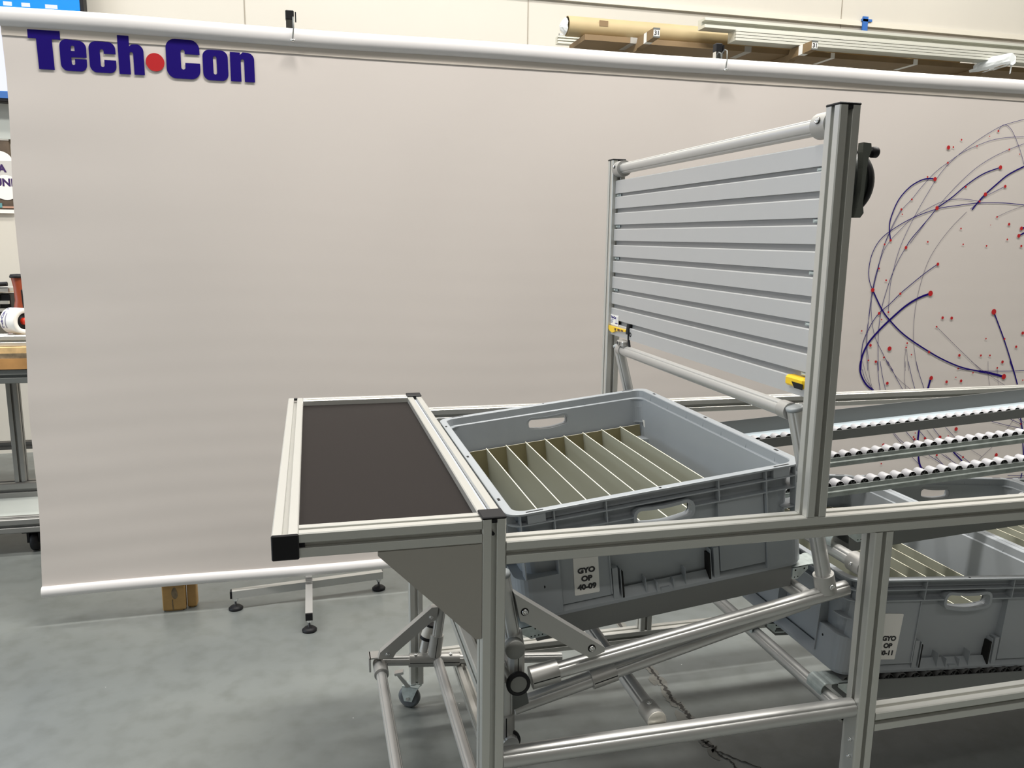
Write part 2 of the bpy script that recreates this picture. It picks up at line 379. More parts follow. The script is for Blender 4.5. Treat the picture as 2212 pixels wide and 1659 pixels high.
def pill(x0, x1, z0, z1):  # upright slot with round ends
    r = (x1 - x0) / 2; return arc((x0 + x1) / 2, z1 - r, r, 0, 180) + arc((x0 + x1) / 2, z0 + r, r, 180, 360)
T = [(-1.1228, 2.0655), (-1.0272, 2.0655), (-1.0272, 2.0388), (-1.0525, 2.0388), (-1.0510, 1.9442), (-1.0975, 1.9442), (-1.0990, 2.0388), (-1.1228, 2.0388)]
flat_letter('letter_t', [ZZ(T)], 0)
e = arc(-.974, 2.017, .0225, 0, 90) + arc(-1.010, 2.020, .0215, 90, 180) + arc(-1.010, 1.965, .0215, 180, 270) + arc(-.974, 1.965, .0215, 270, 360) + [(-.9522, 1.9822), (-.9880, 1.9822), (-.9880, 1.968)] + arc(-.9930, 1.968, .0052, 0, -180) + [(-.9985, 1.9868), (-.9520, 1.9868)]
flat_letter('letter_e', [ZZ(e), ZZ(arc(-.9922, 2.018, .0053, 0, 180) + [(-.9980, 2.0065), (-.9868, 2.0065)])], 0)
def cee(x0, x1, zb, zt, r, sx0, sx1, szb, szt, g0, g1):
    return arc(x1 - r, zt - r, r, 0, 90) + arc(x0 + r, zt - r, r, 90, 180) + arc(x0 + r, zb + r, r, 180, 270) + arc(x1 - r, zb + r, r, 270, 360) + [(x1, g0), (sx1, g0)] + \
        arc((sx0 + sx1) / 2, szb, (sx1 - sx0) / 2, 0, -180) + arc((sx0 + sx1) / 2, szt, (sx1 - sx0) / 2, 180, 0) + [(sx1, g1), (x1, g1)]
flat_letter('letter_c', [ZZ(cee(-.9443, -.8630, 1.9435, 2.0410, .022, -.9108, -.8992, 1.9675, 2.0120, 1.9845, 2.0035))], 0)
h = [(-.8552, 2.0648), (-.8200, 2.0648), (-.8200, 2.032), (-.812, 2.0385)] + arc(-.799, 2.0175, .0225, 80, 0) + [(-.7765, 1.9430), (-.8090, 1.9430), (-.8090, 2.009)] + arc(-.8145, 2.009, .0054, 0, 180) + [(-.8200, 1.9430), (-.8552, 1.9430)]
flat_letter('letter_h', [ZZ(h)], 0)
flat_letter('dot', [ZZ([(-.7422 + .0292 * math.cos(2 * PI * k / 40), 1.9866 + .0292 * math.sin(2 * PI * k / 40)) for k in range(40)])], 1)
flat_letter('letter_c', [ZZ(cee(-.7068, -.5998, 1.9385, 2.0652, .030, -.6603, -.6472, 1.975, 2.026, 1.9905, 2.0185))], 0)
flat_letter('letter_o', [ZZ(rrect(-.5910, 1.9388, -.5094, 2.0378, .022, 7)), ZZ(pill(-.5575, -.5462, 1.9585, 2.0180))], 0)
n_ = [(-.5022, 2.0352), (-.4690, 2.0352), (-.4690, 2.0280), (-.460, 2.0365)] + arc(-.4455, 2.0135, .0225, 85, 0) + [(-.4232, 1.9397), (-.4565, 1.9397), (-.4565, 2.0085)] + arc(-.4620, 2.0085, .0054, 0, 180) + [(-.4675, 1.9397), (-.5022, 1.9397)]
flat_letter('letter_n', [ZZ(n_)], 0)
LG.build('printed_logo', [NAVY, RED], ban)
ART_CURVES = [(0.0087,[(2.4331,1.2),(2.3746,1.1801),(2.3088,1.1432),(2.2371,1.0841),(2.1821,1.0325),(2.1363,0.9771),(2.1124,0.9175),(2.1117,0.8578)]),(0.0076,[(2.1083,0.9001),(2.1072,0.876),(2.1128,0.8476),(2.131,0.8146),(2.1547,0.7874),(2.1871,0.7659)]),(0.0021,[(2.1204,0.8635),(2.1371,0.8225),(2.1661,0.7891),(2.1909,0.7658)]),(0.0032,[(2.8932,1.5961),(2.7846,1.6026),(2.6402,1.5994),(2.5263,1.586),(2.4231,1.5693),(2.2984,1.5274),(2.2019,1.4756),(2.1474,1.4319),(2.1156,1.3741),(2.1056,1.309),(2.1135,1.2582),(2.1342,1.2158)]),(0.0064,[(2.1342,1.2158),(2.1885,1.133),(2.2375,1.0804),(2.324,1.0114),(2.4576,0.9365),(2.5538,0.8918),(2.65,0.8581),(2.7457,0.8382)]),(0.0102,[(2.7457,0.8382),(2.8035,0.8287),(2.8426,0.8197),(2.8939,0.8078)]),(0.0051,[(2.3951,1.696),(2.3554,1.6963),(2.314,1.6845),(2.2664,1.6549),(2.2213,1.6042),(2.1947,1.5397),(2.1876,1.4897),(2.1999,1.4325)]),(0.0048,[(2.7366,1.7566),(2.6493,1.7265),(2.5672,1.6773),(2.4953,1.6214),(2.421,1.5729)]),(0.0036,[(2.421,1.5729),(2.3846,1.5289),(2.3389,1.4776),(2.3009,1.4336),(2.2814,1.4008)]),(0.0023,[(2.2814,1.4008),(2.2507,1.346),(2.2238,1.2802),(2.2053,1.2141),(2.1885,1.133),(2.1844,1.0512),(2.1882,0.9761),(2.203,0.8553)]),(0.0064,[(2.8672,1.7659),(2.7844,1.7269),(2.7191,1.6778),(2.6707,1.638),(2.6392,1.6066),(2.6085,1.5695)]),(0.002,[(2.7738,1.6756),(2.7228,1.6524),(2.672,1.6292),(2.6397,1.603),(2.5991,1.5729)]),(0.0018,[(2.8364,1.9665),(2.7695,1.9492),(2.7097,1.9289),(2.6435,1.8942),(2.5704,1.8487),(2.4986,1.7965),(2.4289,1.7304),(2.3706,1.6434),(2.3139,1.542),(2.2726,1.455),(2.2466,1.3823),(2.2299,1.3021),(2.2209,1.2288),(2.2247,1.1178)]),(0.0018,[(2.8478,1.8919),(2.7608,1.8862),(2.6735,1.8705),(2.5975,1.8441),(2.5228,1.8115),(2.4529,1.7666),(2.3948,1.7258),(2.3336,1.6638),(2.2865,1.6071),(2.2431,1.5621),(2.208,1.4972),(2.1743,1.4178),(2.1568,1.3455),(2.1372,1.2509),(2.1295,1.163),(2.1284,1.0519),(2.132,0.9772),(2.1486,0.9015)]),(0.0018,[(2.8522,1.8632),(2.7729,1.835),(2.6842,1.7959),(2.6021,1.7466),(2.5228,1.6796),(2.453,1.6096),(2.3846,1.5289),(2.3397,1.4704),(2.3026,1.4192)]),(0.0018,[(2.7034,1.9109),(2.7142,1.9291),(2.7307,1.9383),(2.7537,1.9343),(2.7848,1.9072),(2.8316,1.8372),(2.8672,1.7659)]),(0.0018,[(2.6437,1.6067),(2.5758,1.6139),(2.5139,1.6132),(2.4454,1.6008),(2.3793,1.572),(2.2984,1.5274),(2.2367,1.4689),(2.2001,1.431),(2.1698,1.3817),(2.1487,1.3019),(2.1342,1.1997),(2.1393,1.1112),(2.1669,1.014),(2.2193,0.9302),(2.2716,0.8534)]),(0.0017,[(2.5812,1.5602),(2.5118,1.4947),(2.4506,1.4207),(2.4071,1.3469),(2.3819,1.2656),(2.3662,1.1764),(2.362,1.0864),(2.371,0.9879),(2.389,0.9111),(2.4098,0.8497)]),(0.0014,[(2.8936,1.5939),(2.8083,1.5662),(2.748,1.5406)]),(0.0033,[(2.4559,1.3295),(2.3963,1.2915),(2.332,1.2434),(2.2762,1.1991),(2.2292,1.1549),(2.1777,1.1131),(2.137,1.0518),(2.1105,0.9776),(2.1095,0.8873)]),(0.0017,[(2.4839,1.05),(2.6201,0.9446),(2.7595,0.8402)]),(0.0061,[(2.7909,1.114),(2.8716,0.9789),(2.9473,0.8351)]),(0.0067,[(2.9191,0.8805),(2.952,0.8243),(2.9785,0.7677)]),(0.007,[(2.9113,1.4964),(2.8914,1.4924)]),(0.007,[(2.9147,1.4747),(2.8816,1.4592)]),(0.0015,[(2.3346,0.9581),(2.3338,0.9047),(2.3426,0.8515)]),(0.0015,[(2.3382,0.9504),(2.3605,0.851)]),(0.0018,[(2.2387,1.5634),(2.2071,1.5043),(2.1804,1.4394),(2.1621,1.3744),(2.1522,1.3092),(2.1369,1.2143),(2.1288,1.0891),(2.1253,0.9998),(2.149,0.8568)]),(0.0017,[(2.1882,0.9761),(2.2297,0.9148),(2.2804,0.8532)]),(0.0021,[(2.1939,0.898),(2.2056,0.8328),(2.2223,0.7647)]),(0.0021,[(2.2078,0.8977),(2.2266,0.8322),(2.2503,0.7659)]),(0.0021,[(2.2476,0.8967),(2.2982,0.8219),(2.3402,0.765)]),(0.0015,[(2.2382,0.897),(2.3029,0.8218),(2.3782,0.7666)]),(0.0021,[(2.3537,0.8942),(2.3781,0.8278),(2.4035,0.767)]),(0.0022,[(2.3951,0.8932),(2.4208,0.8307),(2.4525,0.7675)]),(0.0015,[(2.3395,0.8945),(2.3433,0.8206),(2.3543,0.7666)]),(0.0015,[(2.1452,0.8992),(2.1622,0.8259),(2.1846,0.768)]),(0.0015,[(2.1175,0.8999),(2.1483,0.8263),(2.1823,0.7681)]),(0.0095,[(2.4829,0.8144),(2.4771,0.7834),(2.4724,0.7627)]),(0.0093,[(2.4506,0.5827),(2.4488,0.5573),(2.4495,0.5189)]),(0.009,[(2.462,0.4476),(2.4673,0.4237),(2.4778,0.3972),(2.4963,0.3667)]),(0.0022,[(2.6265,0.8542),(2.6868,0.8463),(2.7876,0.8381),(2.8994,0.8342),(3.0103,0.8334)]),(0.0015,[(2.6963,0.8859),(2.7617,0.8443),(2.8163,0.8132),(2.9043,0.7666)]),(0.0013,[(2.7913,0.8836),(2.8013,0.82),(2.8176,0.7685)]),(0.0011,[(2.8489,0.8505),(2.8566,0.8142),(2.8683,0.769)]),(0.0018,[(2.3107,0.5637),(2.3353,0.5372),(2.3597,0.5127)]),(0.0018,[(2.3179,0.5633),(2.3502,0.5322),(2.3844,0.5072)]),(0.0022,[(2.3799,0.5668),(2.4398,0.5109)]),(0.0022,[(2.4554,0.5633),(2.4966,0.5252)]),(0.0016,[(2.4911,0.5702),(2.5471,0.5141)]),(0.0022,[(2.5272,0.575),(2.5695,0.5324)]),(0.0018,[(2.5933,0.5784),(2.6579,0.5217)]),(0.0021,[(2.8526,0.5943),(2.954,0.569),(3.0374,0.5512)]),(0.0023,[(2.9623,0.6001),(3.0288,0.5736)]),(0.0016,[(2.9853,0.6026),(2.9443,0.5475)]),(0.0064,[(3.0216,0.6033),(3.0313,0.5743),(3.0423,0.543)]),(0.0021,[(3.0062,0.6017),(3.0495,0.5779)]),(0.002,[(2.4285,0.4421),(2.4748,0.4017),(2.5047,0.3783)]),(0.0011,[(2.4817,0.4466),(2.5232,0.4292)]),(0.0023,[(2.5185,0.4468),(2.5691,0.4181),(2.6232,0.3846)]),(0.0018,[(2.5564,0.4404),(2.6125,0.3895)]),(0.0021,[(2.5875,0.4496),(2.6904,0.3895)]),(0.0016,[(2.6078,0.4463),(2.6439,0.4183)]),(0.0064,[(2.6513,0.4571),(2.6936,0.4221),(2.7369,0.3825)]),(0.0023,[(2.6589,0.4567),(2.7105,0.4278),(2.7581,0.3945)]),(0.0014,[(2.7542,0.4604),(2.8204,0.424)]),(0.0016,[(2.8733,0.4675),(2.8204,0.424),(2.7889,0.3927)]),(0.0061,[(3.0538,0.4783),(3.0626,0.4445),(3.0694,0.4106)]),(0.0024,[(2.9856,0.32),(3.0902,0.3128)]),(0.0019,[(2.9082,0.3139),(2.9931,0.3052),(3.0913,0.306)]),(0.0057,[(3.0715,0.3275),(3.0675,0.3015)])]
ART_DOTS = [(2.4331,1.2,0.0127),(2.1342,1.2158,0.0095),(2.4578,0.9349,0.0062),(2.3951,1.696,0.0092),(2.2001,1.431,0.0058),(2.7366,1.7566,0.0094),(2.421,1.5729,0.0093),(2.2814,1.4008,0.0073),(2.6707,1.638,0.0094),(2.7738,1.6756,0.0073),(2.2247,1.1178,0.0045),(2.4529,1.7666,0.0049),(2.2865,1.6071,0.0043),(2.5977,1.8427,0.0035),(2.7729,1.835,0.0043),(2.7034,1.9109,0.0049),(2.6437,1.6067,0.0051),(2.748,1.5406,0.0044),(2.4559,1.3295,0.0074),(2.2762,1.1991,0.0059),(2.1777,1.1131,0.0067),(2.4839,1.05,0.0046),(2.7909,1.114,0.0139),(2.8914,1.4924,0.009),(2.8816,1.4592,0.009),(2.3346,0.9581,0.0046),(2.2387,1.5634,0.005),(2.4481,1.8307,0.0091),(2.4729,1.833,0.0042),(2.5121,1.8655,0.0042),(2.3554,1.7034,0.0042),(2.5615,1.667,0.005),(2.2461,1.5429,0.0029),(2.1714,1.4134,0.0043),(2.1556,1.3092,0.0044),(2.197,1.2582,0.0044),(2.1937,1.0854,0.0037),(2.0985,1.036,0.0037),(2.1499,0.9708,0.0068),(2.2489,0.9545,0.0106),(2.1856,0.8961,0.0061),(2.1467,0.9031,0.0045),(2.2245,0.9149,0.0046),(2.3377,0.9771,0.0046),(2.366,0.9246,0.0038),(2.5112,1.09,0.0069),(2.5602,1.088,0.0076),(2.3911,1.4267,0.0044),(2.559,1.4867,0.0044),(2.5798,1.4177,0.0037),(2.708,1.4123,0.0045),(2.8193,1.442,0.0045),(2.8194,1.5099,0.0067),(2.9025,1.4135,0.006),(2.9722,1.0126,0.0079),(2.9437,0.9483,0.0064),(2.8705,0.9868,0.0055),(2.7638,0.9902,0.0039),(2.6248,0.9158,0.007),(2.7457,0.9123,0.0055),(2.7974,0.9111,0.0047),(2.8749,0.8785,0.0072),(2.8477,0.8506,0.0048),(2.6597,1.8863,0.0028),(2.8328,1.817,0.0029),(2.7176,1.5046,0.0022),(2.6256,0.854,0.0039),(2.4844,0.8144,0.01),(2.2554,0.7965,0.0074),(2.5706,0.7939,0.0071),(2.6505,0.7957,0.0072),(2.619,0.8138,0.0034),(2.712,0.8322,0.0038),(2.6265,0.8542,0.0038),(2.8742,0.8782,0.0072),(2.8487,0.8513,0.0043),(3.0065,0.7875,0.0039),(2.8926,0.808,0.0133),(2.3782,0.7666,0.0025),(2.2979,0.6989,0.0058),(2.3476,0.7012,0.005),(2.4303,0.5581,0.003),(2.4238,0.5393,0.0043),(2.4304,0.5284,0.006),(2.4861,0.5312,0.0064),(2.5682,0.5312,0.0086),(2.613,0.5333,0.0052),(2.6529,0.5672,0.0095),(2.2673,0.5088,0.0076),(2.2655,0.4199,0.0039),(2.5616,0.4457,0.0057),(2.7105,0.4278,0.0053),(2.9027,0.4276,0.0094),(3.0261,0.5737,0.0044),(2.4679,0.2498,0.004),(2.1847,0.8971,0.0057)]

def smooth(pts, n=6):
    if len(pts) < 3: return pts
    out = []; q = [pts[0]] + pts + [pts[-1]]
    for i in range(1, len(q) - 2):
        p0, p1, p2, p3 = q[i - 1:i + 3]
        for k in range(n):
            t = k / n; out.append(tuple(.5 * (2 * b + (c - a) * t + (2 * a - 5 * b + 4 * c - d) * t * t + (3 * b - a - 3 * c + d) * t ** 3) for a, b, c, d in zip(p0, p1, p2, p3)))
    return out + [pts[-1]]
m = MB(); m.nofix = True
for w, pts in ART_CURVES:
    pts = smooth([(a, b - Zb) for a, b in pts]); L = []
    for i, (x, z) in enumerate(pts):
        a = Vector(pts[max(i - 1, 0)]); b = Vector(pts[min(i + 1, len(pts) - 1)]); d = (b - a).normalized(); h2 = max(w, .0011) / 2
        L.append((onb(x - d.y * h2, z + d.x * h2), onb(x + d.y * h2, z - d.x * h2)))
    m.add([p for l in L for p in l], [[2 * i, 2 * i + 1, 2 * i + 3, 2 * i + 2] for i in range(len(L) - 1)], False, 1 if w < .0018 else 0)
for x, z, r in ART_DOTS:
    m.add([onb(x + r * .95 * math.cos(k * PI / 10), z - Zb + r * .95 * math.sin(k * PI / 10), .0030) for k in range(20)], [list(range(20))], False, 2)
m.build('printed_line_artwork', [NAVY, mat('thin_violet_print', (0.07, 0.05, 0.13), .5), RED], ban)

def banner_stand(x, full, label):
    t = thing('banner_stand', label, 'stand', (x, 1.90, FZ), 'banner stands')
    m = MB(); m.box((x - .013, 1.885, FZ + .05), (x + .013, 1.911, 1.190)); m.build('pole', CHROME, t)
    MB().box((x - .0145, 1.883, 1.190), (x + .0145, 1.913, 1.222), ch=.003).build('top_cap', BLACK, t)
    MB().box((x + .018, 1.885, 1.185), (x + .022, 1.897, 1.217)).build('clip_tab', BLACK, t)
    # front leg and cross bar, each on levelling feet
    MB().box((x - .29, 1.872, FZ + .048), (x + .29, 1.900, FZ + .078), Matrix.Translation((x, 1.9, 0)) @ Matrix.Rotation(math.radians(6.5), 4, 'Z') @ Matrix.Translation((-x, -1.9, 0))).build('cross_bar', CHROME if False else ALUT, t)
    MB().box((x - .013, 1.60, FZ + .048), (x + .013, 1.885, FZ + .076)).build('front_leg', ALUT, t)
    for (fx, fy) in ((x - .275, 1.855), (x + .275, 1.918), (x, 1.615)):
        f = MB().lathe([(0, 0), (.026, 0), (.027, .006), (.018, .014), (.006, .017), (0, .017)], (fx, fy, FZ), (0, 0, 1)).build('foot', BLACK, t)
        MB().lathe([(.005, .015), (.005, .03), (.012, .042), (.012, .050)], (fx, fy, FZ), (0, 0, 1), 16).build('foot_stem', CHROME, f)
    for (a, b) in (((x - .292, 1.852), 0), ((x + .285, 1.919), 0)):
        MB().box((a[0] - .001, a[1] - .012, FZ + .049), (a[0] + .007, a[1] + .014, FZ + .077)).build('end_plug', BLACK, t)
    MB().box((x - .0125, 1.594, FZ + .049), (x + .0125, 1.600, FZ + .075)).build('end_plug', BLACK, t)
    # wire hook over the top hem
    hx = x + .012
    MB().sweep([(hx, 1.884, 1.16), (hx, 1.88, 1.185), (hx, 1.86, 1.193), (hx, 1.842, 1.185), (hx, 1.838, 1.15), (hx - .004, 1.838, 1.115)], .0024).build('wire_hook', GREYB, t)
    MB().lathe([(0, 0), (.006, 0), (.010, .006), (0, .010)], (hx - .004, 1.836, 1.107), (0, 0, 1), 12).build('hook_foot', CHROME, t)
    return t
banner_stand(-.300, True, 'chrome banner stand whose three-footed base shows under the left part of the banner')
banner_stand(1.350, True, 'chrome banner stand whose black-capped tip rises above the banner below the racked bars')
for x0, x1, y0, y1, h, lab in ((-.842, -.760, 1.887, 1.925, .55, 'wider of the two upright boards on the floor below the banner, with a dark scar'),
                               (-.756, -.722, 1.905, 1.95, .55, 'narrower upright board standing just behind the scarred board under the banner')):
    m = MB().box((x0, y0, FZ + .003), (x1, y1, FZ + h), ch=.003)
    m.add([(x0 + .01, y0 + .004, FZ), (x1 - .01, y0 + .004, FZ), (x1 - .01, y1 - .004, FZ), (x0 + .01, y1 - .004, FZ), (x0 + .01, y0 + .004, FZ + .004), (x1 - .01, y0 + .004, FZ + .004), (x1 - .01, y1 - .004, FZ + .004), (x0 + .01, y1 - .004, FZ + .004)], [[0, 1, 5, 4], [1, 2, 6, 5], [2, 3, 7, 6], [3, 0, 4, 7], [0, 1, 2, 3]])
    mats = [mat('golden_board', (0.42, 0.25, 0.085), .6, noise=(10, .2, 5)), WOODD]
    if x0 < -.8:
        m.add([(x0 + .045 + .011 * math.cos(k * PI / 6) + random.uniform(-.002, .002), y0 - .0006, FZ + .072 + .024 * math.sin(k * PI / 6)) for k in range(12)], [list(range(12))], False, 1)
        m.add([(x0 + .035, y0 - .0006, FZ + .004), (x0 + .039, y0 - .0006, FZ + .004), (x0 + .037, y0 - .0006, FZ + .05), (x0 + .034, y0 - .0006, FZ + .045)], [[0, 1, 2, 3]], False, 1)
    solo(m, 'wooden_board', mats, lab, 'board', 'boards standing under the banner')

# ================================================================ bar rack on the back wall
def arm(x, label, lab31, film=False):
    t = thing('rack_arm', label, 'rack arm', (x, 4.5, 1.63), 'cardboard-wrapped arms of the wall rack')
    y0 = 3.70; zt = 1.733; h = .056; w = .021
    # wrapped arm: slopes a little down towards the wall
    m = MB(); z1 = 1.70
    sec = lambda y, z, w, h: [(x - w, y, z - h), (x + w, y, z - h), (x + w, y, z), (x - w, y, z)]
    m.loops([sec(y0, zt, w, h), sec(y0 + .25, 1.7300, w * 1.05, h * 1.15), sec(y0 + .265, 1.6990, w * 1.05, h * .8), sec(4.305, 1.6990, w * 1.05, h * 1.1), sec(4.308, 1.7480, w * 1.05, h * 1.9), sec(4.5, 1.748, w * 1.05, h * 2.2)], False, 0, (True, True))
    m.build('wrapped_beam', CARD, t)
    MB().loops([sec(y0 + .10, zt - .002, w + .0012, h + .0025), sec(y0 + .145, zt - .0035, w + .0016, h + .004)]).build('tape_band', WHITE, t)
    m = MB(); m.box((x - w * .8, 4.44, z1 - .35), (x + w * .8, 4.498, z1 + .12)); m.build('wall_post', GREYB, t)
    if lab31:
        pl = MB().box((x - w + .001, y0 - .002, zt - h + .008), (x + w - .001, y0, zt - .008)).build('number_plate', WHITE, t)
        text_mesh('31', .036, (x + .002, y0 - .0026, zt - h / 2 - .013), (1, 0, 0), (0, 0, 1), bold=.0012).build('digits', INK, pl)
        m = MB(); m.box((x - w - .001, y0 - .004, zt - .009), (x + w + .001, y0 + .002, zt + .001)); m.box((x - w - .001, y0 - .004, zt - h), (x + w + .001, y0 + .002, zt - h + .009)); m.build('end_frame', WOODD if film is None else GREYB, t)
    if film:
        m = MB(); rr = random.Random(3); L = []
        for i in range(9):
            y = y0 - .03 + i * .045; k = math.sin(PI * (i + .6) / 9.4)
            L.append([(x + (w + .006 + .016 * k + rr.uniform(-.005, .006)) * math.cos(a * PI / 7), y + rr.uniform(-.008, .008), zt - h / 2 + .006 + (h / 2 + .008 + .010 * k + rr.uniform(-.004, .005)) * math.sin(a * PI / 7)) for a in range(14)])
        m.loops(L, False, 0, (True, True)); m.build('stretch_film', FILM, t)
        m = MB(); m.nofix = True; m.add([(x + .02, y0, zt - .02), (x + .035, y0, zt - .02), (x + .030, y0 + .004, zt - .11), (x + .018, y0 + .003, zt - .115)], [[0, 1, 2, 3], [3, 2, 1, 0]]); m.build('film_tail', FILM, t)
    return t
arm(1.861, 'cardboard-wrapped rack arm with number plate under the kraft tube', True)
arm(2.968, 'cardboard-wrapped rack arm with number plate below the stacked aluminium bars', True)
arm(4.50, 'rack arm at the right edge with clear stretch film wound round its tip', False, True)
def bar_profile(name, x0, x1, y0, y1, z0, z1, slope, label, slots, grp):
    # long extrusion with lengthwise grooves on its camera side
    o = [] 
    o = [(y1, z1), (y1, z0), (y0, z0)]
    for a, b in slots:
        d = .050 if b - a > .3 else .02; o += [(y0, z0 + (z1 - z0) * a), (y0 + d, z0 + (z1 - z0) * a), (y0 + d, z0 + (z1 - z0) * b), (y0, z0 + (z1 - z0) * b)]
    o += [(y0, z1)]
    m = MB().prism(o, (x0, 0, 0), (0, 1, 0), (0, 0, 1), (x1 - x0, 0, slope * (x1 - x0)))
    return solo(m, name, mat('racked_aluminium', (0.70, 0.70, 0.63), .45, .5), label, 'aluminium bar', grp)
G = 'aluminium bars lying on the rack arms'
bar_profile('aluminium_bar', 2.258, 6.6, 3.85, 3.948, 1.8005, 1.862, .0, 'top aluminium bar of the racked stack, one wide dark groove', [(.30, .72)], G)
bar_profile('aluminium_bar', 2.477, 6.6, 3.84, 3.948, 1.7345, 1.800, .0, 'middle aluminium bar of the stack behind the rack arms, flat face with a fine groove', [(.24, .29), (.52, .57), (.80, .86)], G)
bar_profile('aluminium_bar', 1.414, 2.4, 4.315, 4.375, 1.7485, 1.795, .0, 'short aluminium bar end sticking out left below the kraft tube', [(.25, .4), (.62, .8)], G)
m = MB().tube((1.43, 4.345, 1.8075), (2.3, 4.345, 1.8075), .0120, 20, hollow=.009)
solo(m, 'metal_tube', ALUT, 'thin round metal tube end left of the kraft tube mouth', 'tube')
m = MB().tube((1.40, 4.08, 1.800), (4.4, 4.08, 1.800), .062, 48, hollow=.058, cap=False)
t = thing('cardboard_tube', 'long kraft cardboard tube lying on the rack arms, open end at left', 'cardboard tube', (2.9, 4.08, 1.738))
m.build('tube_wall', CARDT, t)
rr = random.Random(5); m = MB(); vs = [(1.390 - .035 * (1 - (j / 5) ** 2) + rr.uniform(-.004, .004), 4.08 + .056 * j / 5 * math.cos(a * PI / 8), 1.797 + .054 * j / 5 * math.sin(a * PI / 8)) for j in range(6) for a in range(16)]
m.add(vs, [[j * 16 + a, j * 16 + (a + 1) % 16, (j + 1) * 16 + (a + 1) % 16, (j + 1) * 16 + a] for j in range(5) for a in range(16)]); m.build('plastic_liner', FILM, t)
m = MB().box((1.60, 4.0165, 1.80), (1.66, 4.0185, 1.835)); m.build('paper_patch', CARD, t)
m = MB(); m.box((1.50, 3.86, 1.6935), (5.6, 3.975, 1.7325)) if False else m.box((1.49, 3.975, 1.7005), (5.6, 4.30, 1.7345))
t = thing('cardboard_carton', 'long flat brown cardboard carton lying on the arms under the kraft tube and bars', 'carton', (3.5, 4.1, 1.70)); m.build('box', CARD, t)
for x, w in ((1.80, .05), (2.62, .05), (3.28, .03), (3.95, .035)):
    MB().box((x, 3.973, 1.6993), (x + w, 4.18, 1.7355)).build('tape_band', WHITE if x > 3 else GREYP, t)
text_mesh('FRONT', .030, (2.15, 3.969, 1.706), (1, 0, 0), (0, 0, 1)).build('stencilled_word', mat('red_brown_stencil', (0.30, .08, .04), .7), t) if False else None

# ================================================================ screen, sign and sheet on the back wall
t = thing('wall_screen', 'large flat screen showing blue and white at the top left corner', 'screen', (-2.3, 4.44, 1.20))
tb = lambda a, b: MB().box(a, b)
MB().box((-3.5, 4.36, 1.205), (-1.515, 4.45, 2.45), ch=.004).build('frame', BLACK, t)
MB().box((-2.6, 4.45, 1.5), (-2.3, 4.50, 2.1)).build('wall_bracket', GREYB, t)
sc = MB().box((-3.48, 4.357, 1.245), (-1.535, 4.3595, 2.43)).build('display', SCRB, t)
MB().box((-3.48, 4.3555, 1.265), (-1.95, 4.357, 1.72)).build('white_window', SCRW, sc)
MB().box((-3.48, 4.3550, 1.225), (-1.535, 4.3568, 1.263)).build('task_bar', SCRD, sc)
for x in (-1.94, -1.845, -1.72): MB().box((x, 4.3552, 1.742), (x + .045 + .02 * (x > -1.75), 4.357, 1.764)).build('icon_caption', SCRW, sc)
MB().box((-2.6, 4.455, 1.005), (-1.985, 4.499, 1.222)).box((-2.6, 4.452, 1.003), (-1.985, 4.456, 1.01)); 
solo(MB().box((-2.6, 4.470, 1.002), (-1.992, 4.499, 1.226)), 'blank_panel', PALE, 'pale grey panel on the wall between the screen and the sign', 'panel')
t = thing('wall_sign', 'sign with brown board background and purple lettering behind the left banner edge', 'sign', (-2.4, 4.49, .57))
MB().box((-2.9, 4.478, .578), (-2.018, 4.497, 1.0)).build('backing', DWOOD, t)
m = MB(); m.box((-2.9, 4.474, .995), (-2.016, 4.479, 1.003)); m.box((-2.9, 4.474, .560), (-2.02, 4.482, .582)); m.build('border', WHITE, t)
MB().box((-2.9, 4.4745, .648), (-2.012, 4.4775, .895)).build('grey_field', PGREY, t)
m = MB(); m.add([(-2.055 + .075 * math.cos(k * PI / 20), 4.4738, .715 + .075 * math.sin(k * PI / 20)) for k in range(40)], [list(range(40))]); m.add([(-2.09 + .085 * math.cos(k * PI / 20), 4.4738, .872 + .062 * math.sin(k * PI / 20)) for k in range(21)], [list(range(21))]); m.build('white_discs', WHITE, t)
text_mesh('A', .062, (-2.067, 4.4730, .808), (1, 0, 0), (0, 0, 1), 'CENTER', .0025).build('lettering', PURP, t)
text_mesh('UNI', .062, (-2.118, 4.4730, .724), (1, 0, 0), (0, 0, 1), 'LEFT', .0025).build('lettering', PURP, t)
m = MB(); m.box((-2.085, 4.473, .590), (-2.01, 4.4755, .602)); m.build('tan_stripe', SKINP, t); MB().box((-2.15, 4.473, .593), (-2.085, 4.4755, .620)).build('teal_patch', PTEAL, t)

# ================================================================ workbench at the left edge
t = thing('workbench', 'aluminium workbench with wooden top behind the left edge of the banner', 'workbench', (-2.6, 3.1, FZ))
BXR = -1.30
m = MB(); m.box((-3.8, 2.66, -.070), (BXR, 3.75, -.045)); m.build('top_board', WOODL, t)
MB().box((-3.8, 2.655, -.092), (BXR, 3.75, -.0705)).build('middle_board', WOODD, t)
MB().box((-3.8, 2.65, -.138), (BXR, 3.75, -.0925)).build('lower_board', WOODO, t)
m = MB(); profile(m, (-3.8, 2.69, -.171), (BXR, 2.69, -.171), .062); m.build('front_rail', GREYB, t)
for x in (-1.637, -3.5):
    m = MB(); profile(m, (x, 2.985, -.732), (x, 2.985, -.203), .048); m.build('leg', OLDALU, t)
    m = MB(); profile(m, (x, 3.60, -.895), (x, 3.60, -.140), .045); m.build('leg', OLDALU, t)
m = MB(); profile(m, (-3.8, 3.57, -.694), (BXR, 3.57, -.694), .042); m.build('back_rail', OLDALU, t)
m = MB(); profile(m, (-3.8, 2.985, -.772), (BXR, 2.985, -.772), .076); m.build('shelf_rail', OLDALU, t)
m = MB(); profile(m, (-3.8, 2.635, -.834), (BXR, 2.635, -.834), .064); m.build('shelf_rail', OLDALU, t)
